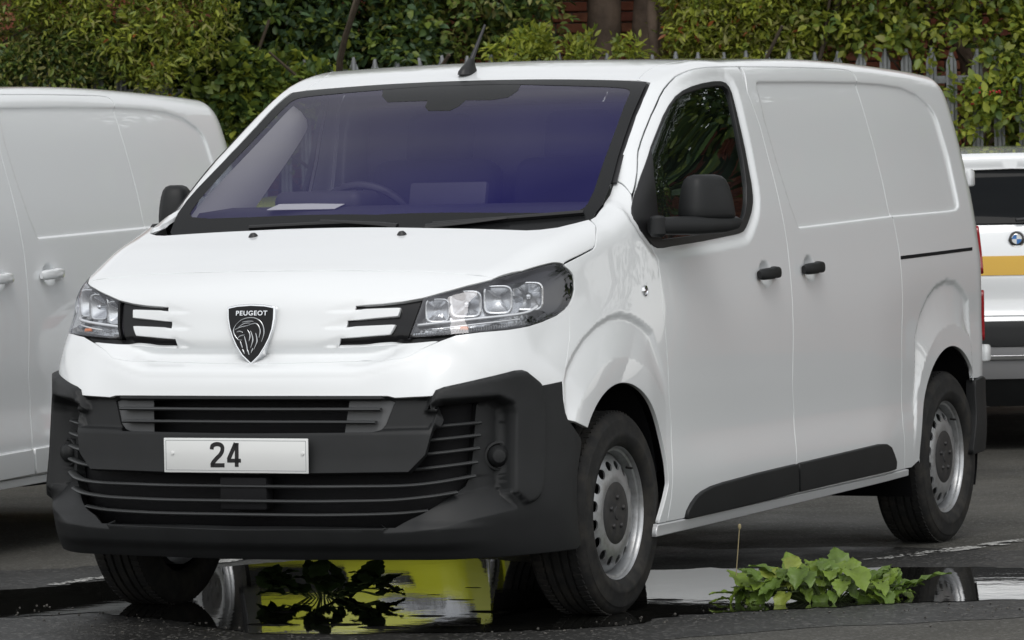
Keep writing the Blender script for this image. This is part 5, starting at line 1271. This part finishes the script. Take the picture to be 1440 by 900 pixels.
def th(x, y): return math.atan2(x, .3-y)
bad = lathe('badge', [(0, -.006), (.0405, -.004), (.043, .002)], 32, 'y'); bad.materials.append(mat('badge_black', (.01, .01, .012), .25, coat=.5))
def badge_at(z):
    y = chart_pts('front', ar([(0, z)]), SU)[0][1]-.006
    rg1 = lathe('badge_ring', [(.042, -.007), (.0445, -.005), (.0445, .0), (.042, -.003)], 32, 'y'); rg2 = lathe('badge_ring', [(.0255, -.0095), (.0275, -.0085), (.0275, -.004), (.0255, -.006)], 28, 'y')
    qs = []
    for k in range(4):
        t = np.linspace(k*math.pi/2, (k+1)*math.pi/2, 9); V = [(0, -.0078, 0)]+[(.0255*math.cos(a), -.0076, .0255*math.sin(a)) for a in t]
        qs.append(pydata('badge_quarter', V, [tuple([0, i+1, i+2]) for i in range(8)], False))
    ks = [('badge_ring', rg1, CHROME), ('badge_ring', rg2, CHROME)]+[('badge_quarter', q, PLATEW if k % 2 == 0 else mat('badge_blue', (.03, .16, .45), .3)) for k, q in enumerate(qs)]
    for _, me, _m in ks: me.transform(Matrix.Translation((0, y, z)))
    bad.transform(Matrix.Translation((0, y, z))); return P_('badge', bad, None, ks)
sedge = [(math.atan2(float(.93-.03), .3+.5), z) for z in (1,)]
def wrapT(z): 
    return 1.02 if z < 1.2 else 1.0
suv = [fpan('tailgate', SU, [(0, 1.212), (.62, 1.212), (.74, 1.17), (.80, 1.05), (.80, .73), (0, .73)], CARW),
       fpan('rear_window', SU, [(0, 1.505), (.62, 1.495), (.70, 1.44), (.67, 1.22), (0, 1.218)], GLD, -.004),
       fpan('spoiler', SU, [(0, 1.60), (.60, 1.59), (.73, 1.52), (.71, 1.46), (.63, 1.50), (0, 1.512)], CARW, .012),
       fpan('stripe', SU, [(0, 1.048), (.80, 1.048), (.80, .942), (0, .942)], YST, .004, rim=.0008, flange=.002),
       fpan('bumper_skin', SU, [(0, .725), (.98, .725), (1.06, .70), (0, .700)], CARW),
       fpan('bumper', SU, [(0, .697), (1.06, .697), (1.07, .565), (0, .565)], BLACKP, .003),
       fpan('bumper_lower', SU, [(0, .562), (1.07, .562), (1.05, .52), (0, .52)], GREYB, -.002),
       fpan('trim_strip', SU, [(0, .518), (.95, .518), (.95, .495), (0, .495)], CHROME, .008),
       fpan('skid_plate', SU, [(0, .49), (.85, .49), (.78, .39), (0, .39)], GREYB, -.004),
       fpan('underskirt', SU, [(0, .385), (1.0, .385), (1.0, .24), (0, .24)], BLACKP, -.03)]
suv += pr('tail_lamp', panel('tail_lamp', 'front', ar([(.66, 1.13), (1.06, 1.13), (1.08, .93), (.84, .92), (.70, 1.0)]), F=SU, level=.006, h=.03, rim=.005), REDL)
suv += [badge_at(1.135), P_('wiper', sweep('wiper', [(0, -.86, 1.235), (.16, -.835, 1.25), (.34, -.80, 1.262)], circle_prof(.012, 8), up=(0, 0, 1)), SEALM)]
def arch2(c, r, n=22): return [(c+r*math.cos(a), .345+r*math.sin(a)) for a in np.linspace(math.pi, 0, n)]
sb_ = [(-.48, .725), (-.40, .55), (-.30, .30), *arch2(.02, .40)[3:-1], (.45, .28), (2.40, .28), *arch2(2.86, .40)[1:-1], (3.30, .30), (3.45, .45), (3.42, .80), (3.0, 1.0), (2.7, 1.05), (0, 1.12), (-.42, 1.10)]
suv += pr('body_side', panel('body_side', 'side', ar(sb_), F=SU, h=.04), CARW)
suv += pr('side_window', panel('side_window', 'side', ar([(-.30, 1.13), (2.60, 1.07), (1.95, 1.46), (.8, 1.53), (-.2, 1.48)]), F=SU, level=-.004, h=.05), GLD)
suv.append(P_('roof', panel('roof', 'top', sym([(0, -.50), (.60, -.46), (.66, -.2), (.68, 1.0), (.62, 1.75), (0, 1.85)]), F=SU, h=.05), CARW))
suv.append(P_('windscreen', panel('windscreen', 'top', sym([(0, 1.86), (.62, 1.76), (.74, 2.6), (0, 2.75)]), F=SU, h=.05), GLD))
suv.append(P_('bonnet', panel('bonnet', 'top', sym([(0, 2.77), (.78, 2.65), (.74, 3.4), (0, 3.6)]), F=SU, h=.05), CARW))
suv.append(P_('front_face', panel('front_face', 'rear', sym([(0, .82), (.70, .82), (.78, .6), (.74, .26), (0, .26)]), F=SU, h=.06), CARW))
suv += pr('roof_rail', sweep('roof_rail', [(.655, -.3, 1.60), (.665, 0, 1.645), (.67, .8, 1.665), (.655, 1.5, 1.63)], circle_prof(.014, 8), up=(0, 0, 1)), BLACKG)
suv += pr('pillar', panel('pillar', 'side', ar([(-.44, 1.12), (-.32, 1.12), (-.21, 1.49), (.8, 1.545), (1.97, 1.475), (2.64, 1.07), (2.74, 1.06), (2.0, 1.55), (.8, 1.61), (-.36, 1.57)]), F=SU, h=.04), CARW)
suv.append(P_('undertray', box_mesh('undertray', (1.5, 3.9, .1), (0, 1.5, .28)), UNDER))
bm_pos = UV((1432-720)/264.*1.0, 24.2+.9, 0)
s_root = car('estate_car', tuple(bm_pos), YAW, SU, suv, [(.80, .02), (-.80, .02), (.80, 2.86), (-.80, 2.86)], .345, mat('alloy', (.5, .5, .52), .3, metal=.9))
tag(s_root, 'white estate car with yellow stripe across its tailgate, parked by the fence', 'car')
# ---- acid-yellow hatchback hidden behind the vans, seen in the puddle
YEL = mat('acid_yellow_paint', (.48, .50, .03), .3, coat=.6)
HF = car_F(([.2, .4, .65, .9, 1.0, 1.2, 1.38, 1.45], [.80, .85, .875, .87, .85, .76, .66, .60]),
           ([.18, .28, .42, .58, .68, .80, .90], [-.74, -.84, -.87, -.86, -.83, -.74, -.55]),
           ([-1., -.7, -.3, .15, .45, 1.1, 1.5, 2.3, 2.8, 3.1], [.66, .78, .90, .98, 1.10, 1.40, 1.44, 1.40, 1.28, 1.1]), ([.2, .5, .8, 1.0, 1.3], [3.0, 3.10, 3.08, 3.02, 2.85]), .20)
hat = [fpan('front_bumper', HF, [(0, .80), (.40, .80), (.62, .74), (.80, .72), (.98, .74), (1.05, .55), (1.05, .24), (0, .22)], YEL),
       fpan('grille', HF, [(0, .47), (.26, .47), (.22, .34), (0, .33)], BLACKP, .005), fpan('upper_grille', HF, [(0, .72), (.36, .72), (.34, .66), (0, .655)], BLACKG, .004)]
hat += pr('fog_lamp', panel('fog_lamp', 'front', ar([(.34, .43), (.50, .435), (.47, .375), (.36, .37)]), F=HF, level=.006, h=.02), CHROME)
hat += pr('headlamp', panel('headlamp', 'front', ar([(.34, .50), (.42, .545), (.60, .61), (.74, .65), (.80, .62), (.76, .55), (.62, .50), (.42, .475)]), F=HF, level=.006, h=.02), mat('hatch_lamp', (.35, .36, .38), .12, metal=.7, bump=.4, bscale=30))
hb_ = [(-.42, .74), (-.44, .5), (-.38, .26), *arch2(.0, .36)[3:-1], (.40, .26), (2.10, .26), *arch2(2.5, .36)[1:-1], (2.98, .28), (3.00, .9), (2.9, 1.0), (2.6, 1.01), (.4, .95), (0, .92), (-.3, .84)]
hat += pr('body_side', panel('body_side', 'side', ar(hb_), F=HF, h=.04), YEL)
hat += pr('side_window', panel('side_window', 'side', ar([(.45, .98), (2.5, 1.02), (2.3, 1.32), (1.4, 1.38), (1.0, 1.32)]), F=HF, level=-.004, h=.05), GLD)
hat += pr('pillar', panel('pillar', 'side', ar([(.36, .97), (.44, .97), (1.0, 1.33), (1.4, 1.39), (2.31, 1.33), (2.52, 1.02), (2.90, 1.02), (2.72, 1.33), (2.5, 1.37), (1.4, 1.44), (.98, 1.38)]), F=HF, h=.03), YEL)
hat.append(P_('bonnet', panel('bonnet', 'top', sym([(0, -.60), (.45, -.54), (.66, -.40), (.74, .10), (0, .17)]), F=HF, h=.04), YEL))
hat.append(P_('windscreen', panel('windscreen', 'top', sym([(0, .18), (.74, .12), (.60, .98), (0, 1.05)]), F=HF, h=.05), GLD))
hat.append(P_('roof', panel('roof', 'top', sym([(0, 1.06), (.60, 1.0), (.58, 2.4), (0, 2.5)]), F=HF, h=.05), YEL))
hat += pr('tail_lamp', panel('tail_lamp', 'rear', ar([(.52, .98), (.76, .96), (.80, .80), (.60, .82)]), F=HF, level=.006, h=.03), REDL)
hat.append(P_('rear_window', panel('rear_window', 'rear', sym([(0, 1.27), (.52, 1.25), (.60, 1.05), (0, 1.04)]), F=HF, level=.004, h=.05), GLD))
hat.append(P_('tailgate', panel('tailgate', 'rear', sym([(0, 1.34), (.60, 1.30), (.84, .95), (.85, .3), (0, .3)]), F=HF, h=.06), YEL))
hat.append(P_('undertray', box_mesh('undertray', (1.3, 3.2, .08), (0, 1.1, .24)), UNDER))
yp = UV(-.95, 21.4+.85, 0)
h_root = car('hatchback_car', tuple(yp), YAW+math.radians(-8), HF, hat, [(.74, 0), (-.74, 0), (.74, 2.5), (-.74, 2.5)], .30, MATS['alloy'])
tag(h_root, 'acid yellow hatchback parked behind the vans, mirrored in the puddle', 'car')
def copy_car(src, loc, rz, swap):
    def cp(o, par):
        c = o.copy(); COL.objects.link(c); c.parent = par
        for sl_ in c.material_slots:
            if sl_.material == swap[0]: sl_.link = 'OBJECT'; sl_.material = swap[1]
        for ch in list(o.children): cp(ch, c)
        return c
    r = cp(src, None); r.location = loc; r.rotation_euler = (0, 0, rz); return r
w_root = copy_car(h_root, tuple(UV(1.35, 21.6+3.1, 0)), YAW+math.pi, (YEL, WHITE))
tag(w_root, 'plain white hatchback parked tail-first behind the panel van', 'car')
# ------------------------------------------------------------------ weeds by the puddle, each leaf its own piece
WEEDL = mat('weed_leaf', (.17, .25, .035), .42, transl=.25, var=.30, vscale=14, bump=.25, bscale=60)
WEED_SHADE = mat('weed_leaf_painted_shade', (.030, .055, .014), .5, transl=.12, var=.3, vscale=14)  # leaf green darkened to carry the shade under the bumper
STALK = mat('weed_stalk', (.07, .10, .03), .6)
def leaf_mesh(L, Wd, curl, wav, seed, lobes=0):
    """broad crinkled leaf along +x with petiole, raised side veins"""
    r = np.random.RandomState(seed); nx, ny = 13, 9; V = []; Fc = []
    for i in range(nx):
        t = i/(nx-1); w = Wd*(math.sin(math.pi*min(1, t*.97+.03)**.72)**.8)*(1+.06*math.sin(t*22+seed))*(1+lobes*.12*math.sin(t*30+seed))
        for j in range(ny):
            s = (j/(ny-1)-.5)*2; x = L*t-abs(s)*.12*L*(1-t)*0+.05*L*s*s*(t-.4); y = s*w/2
            z = L*(curl[0]*t-curl[1]*t*t)+abs(s)*w*.14+wav*math.sin(t*17+s*5+seed)*abs(s)+.012*math.sin(t*40-abs(s)*9)*(1-abs(s))*Wd*2.2+wav*.3*r.randn()*abs(s)
            V.append((x, y, z))
    for i in range(nx-1):
        for j in range(ny-1): a = i*ny+j; Fc.append((a, a+ny, a+ny+1, a+1))
    return pydata('leaf', V, Fc)
def weed(name, label, base, specs, lm, dark=False):
    o = empty(name, tuple(base)); tag(o, label, 'weed')
    for k, (dx, dz, az, el, L, Wd, cu, sd_) in enumerate(specs):
        me = leaf_mesh(L, Wd, cu, .0045, sd_, 1); me.materials.append(lm if not isinstance(lm, list) else lm[(sd_*7) % len(lm)]); l = link('leaf', me, None, o)
        l.location = (dx[0], dx[1], dz); l.rotation_euler = (0, -el, az)
        d0 = np.array([dx[0]*.25, dx[1]*.25, .0]); d1 = np.array([dx[0], dx[1], dz]); mid = (d0+d1)/2+np.array([0, 0, .02])
        st = sweep('stalk', smooth_line([d0, mid, d1, d1+np.array([math.cos(az), math.sin(az), .3])*.01], 4), circle_prof(.0024, 6), up=(.3, .2, 1)); link('stalk', st, STALK, o)
    return o
rw = random.Random(17)
def px_at(px, v): # point at photo pixel px and view depth v
    d = ray(px); return CAM+d*v
wb_ = gpx((1165, 846)); vw = float((wb_-CAM)@CF)
specs = []; rw = np.random.RandomState(23)
def mound(px): return 62*max(0., 1-((px-1150)/118.)**2)**.6+8      # height of the clump in photo pixels
for i in range(96):
    f = i/95; px = 1046+(1262-1046)*((i*0.618) % 1); top = mound(px); lv = ((i*.37) % 1)**.8; r_ = 848-top*(.10+.62*lv)
    p = px_at((px, r_), vw+rw.uniform(-.10, .10))-wb_
    toward = rw.rand() < .40; side_ = (px-1150)/100.*1.0+rw.uniform(-.6, .6)
    az = YAW-math.pi/2+side_ if toward else YAW+math.pi/2-side_
    L = rw.uniform(.055, .105)*(1.1 if lv > .5 else .9); specs.append(((p[0], p[1]), max(.006, float(p[2])), az, rw.uniform(-.55, .05) if toward else rw.uniform(.55, 1.25), L, L*rw.uniform(.68, .95), (.15, rw.uniform(.3, .8)), 100+i))
for px, row, az, el, L in ((1040, 838, 3.0, .25, .10), (1030, 843, 3.2, .05, .08), (1270, 830, .2, .55, .10), (1285, 824, .05, .5, .13), (1262, 822, 1.2, 1.2, .06), (1258, 818, 1.9, 1.2, .05)):
    p = px_at((px, row), vw)-wb_; specs.append(((p[0], p[1]), max(.006, float(p[2])), az+YAW, el, L, L*.5, (.1, .3), int(px)))
weed('dock_weed', 'bright green broad-leaved weed clump growing at the right of the puddle', wb_, specs, [WEEDL, mat('weed_leaf_mid', (.115, .185, .03), .42, transl=.25, var=.3, vscale=14, bump=.25, bscale=60), WEEDL, mat('weed_leaf_pale', (.24, .29, .05), .45, transl=.25, var=.3, vscale=14), MATS['weed_leaf_mid'], WEEDL, MATS['weed_leaf_mid'], MATS['weed_leaf_mid'], WEEDL, MATS['weed_leaf_mid'], WEEDL, MATS['weed_leaf_mid'], MATS['weed_leaf_mid']])
# dry flower stalk
sa, sb2 = px_at((1036, 822), vw), px_at((1040, 741), vw)
stk = empty('dry_stalk', (sa[0], sa[1], 0)); tag(stk, 'single thin dry flower stalk standing left of the green weed', 'stalk')
q0 = np.array([0, 0, 0.]); q1_ = sb2-np.array([sa[0], sa[1], 0])
link('stem', sweep('stem', smooth_line([q0, q1_*.35+np.array([-.006, 0, 0]), q1_*.7+np.array([-.003, 0, 0]), q1_], 5), circle_prof(.0017, 6), up=(1, 0, 0)), mat('dry_stem', (.30, .25, .14), .8), stk)
sd3 = lathe('seed_head', [(0, .012), (.005, .008), (.0065, 0), (.004, -.007), (0, -.009)], 10, 'z'); sd3.transform(Matrix.Translation(Vector(q1_))); link('seed_head', sd3, MATS['dry_stem'], stk)
# weed under the bumper, the shade there put into its leaf colour
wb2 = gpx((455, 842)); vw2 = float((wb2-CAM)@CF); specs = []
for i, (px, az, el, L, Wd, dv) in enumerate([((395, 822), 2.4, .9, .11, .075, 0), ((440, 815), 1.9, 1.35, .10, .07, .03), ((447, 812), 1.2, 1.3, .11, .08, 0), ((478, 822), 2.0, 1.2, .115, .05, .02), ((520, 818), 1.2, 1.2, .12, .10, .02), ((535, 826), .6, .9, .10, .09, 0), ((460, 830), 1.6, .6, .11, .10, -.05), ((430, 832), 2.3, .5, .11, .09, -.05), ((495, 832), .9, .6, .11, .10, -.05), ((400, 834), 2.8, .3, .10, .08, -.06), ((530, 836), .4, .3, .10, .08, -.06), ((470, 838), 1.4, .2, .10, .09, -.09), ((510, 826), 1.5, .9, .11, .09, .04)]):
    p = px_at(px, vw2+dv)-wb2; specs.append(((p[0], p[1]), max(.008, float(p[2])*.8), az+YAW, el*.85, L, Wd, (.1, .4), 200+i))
r2_ = np.random.RandomState(5)
for i in range(16):
    px = r2_.uniform(375, 560); row = r2_.uniform(812, 838); p = px_at((px, row), vw2+r2_.uniform(-.08, .08))-wb2; L = r2_.uniform(.06, .12)
    specs.append(((p[0], p[1]), max(.008, float(p[2])*.85), r2_.uniform(0, 6.28), r2_.uniform(.2, 1.2), L, L*.8, (.1, .5), 300+i))
weed('shade_toned_weed', 'leafy weed with shade painted into its leaves, standing in the puddle under the van bumper', wb2, specs, WEED_SHADE)
part('lower_bumper', cladme, BLACKP, LOWER_KIDS)
def make_van(name):
    root = empty(name)
    for nm, me, m, kids, lab in VAN:
        o = link(nm, me, m, root)
        if lab: o['label'] = lab
        for kn, km, kmat in kids: link(kn, km, kmat, o)
    for x, y, s in WHEELS:
        w = empty('wheel', (x, y, .335), 0 if s > 0 else math.pi); w.parent = root
        for nm, me in (('tyre', tyre_me), ('tread_lugs', lug_me), ('rim', rim_me), ('hub_cap', cap_me), ('wheel_bolts', bolt_me), ('valve', valve), ('brake_drum', drum)):
            o = link(nm, me, None, w)
            if nm in ('tread_lugs', 'wheel_bolts'): o['kind'] = 'stuff'
    return root
van = make_van('panel_van')
tag(van, 'white panel van with shield emblem and black bumper parked at the puddle', 'van', 'white panel vans parked side by side')
def copy_tree(o, parent=None):
    c = o.copy(); COL.objects.link(c); c.parent = parent
    for ch in list(o.children): copy_tree(ch, c)
    return c
van2 = copy_tree(van); van2.location = (-3.42, .50, 0); van2.rotation_euler = (0, 0, math.radians(3.0))
tag(van2, 'plain white panel van with white door handles, partly hidden at the frame edge', 'van', 'white panel vans parked side by side')
for ch in van2.children_recursive:
    if ch.name.split('.')[0] in ('handle', 'door_moulding', 'sill'):
        ch.material_slots[0].link = 'OBJECT'; ch.material_slots[0].material = WHITE
    if ch.name.split('.')[0] in ('number_plate', 'digit') and ch.parent == van2: pass
pz = 1.2955
def dpt(px): d = ray(px); return CAM+d*(pz-CAM[2])/d[2]
paper = link('paper_sheet', box_mesh('paper_sheet', (.24, .19, .002), (0, 0, 0)), PAPER); paper.location = (-.385, .31, 1.362); paper.rotation_euler = (0.10, 0, .25)
tag(paper, 'white paper sheet lying on the van dashboard', 'paper')
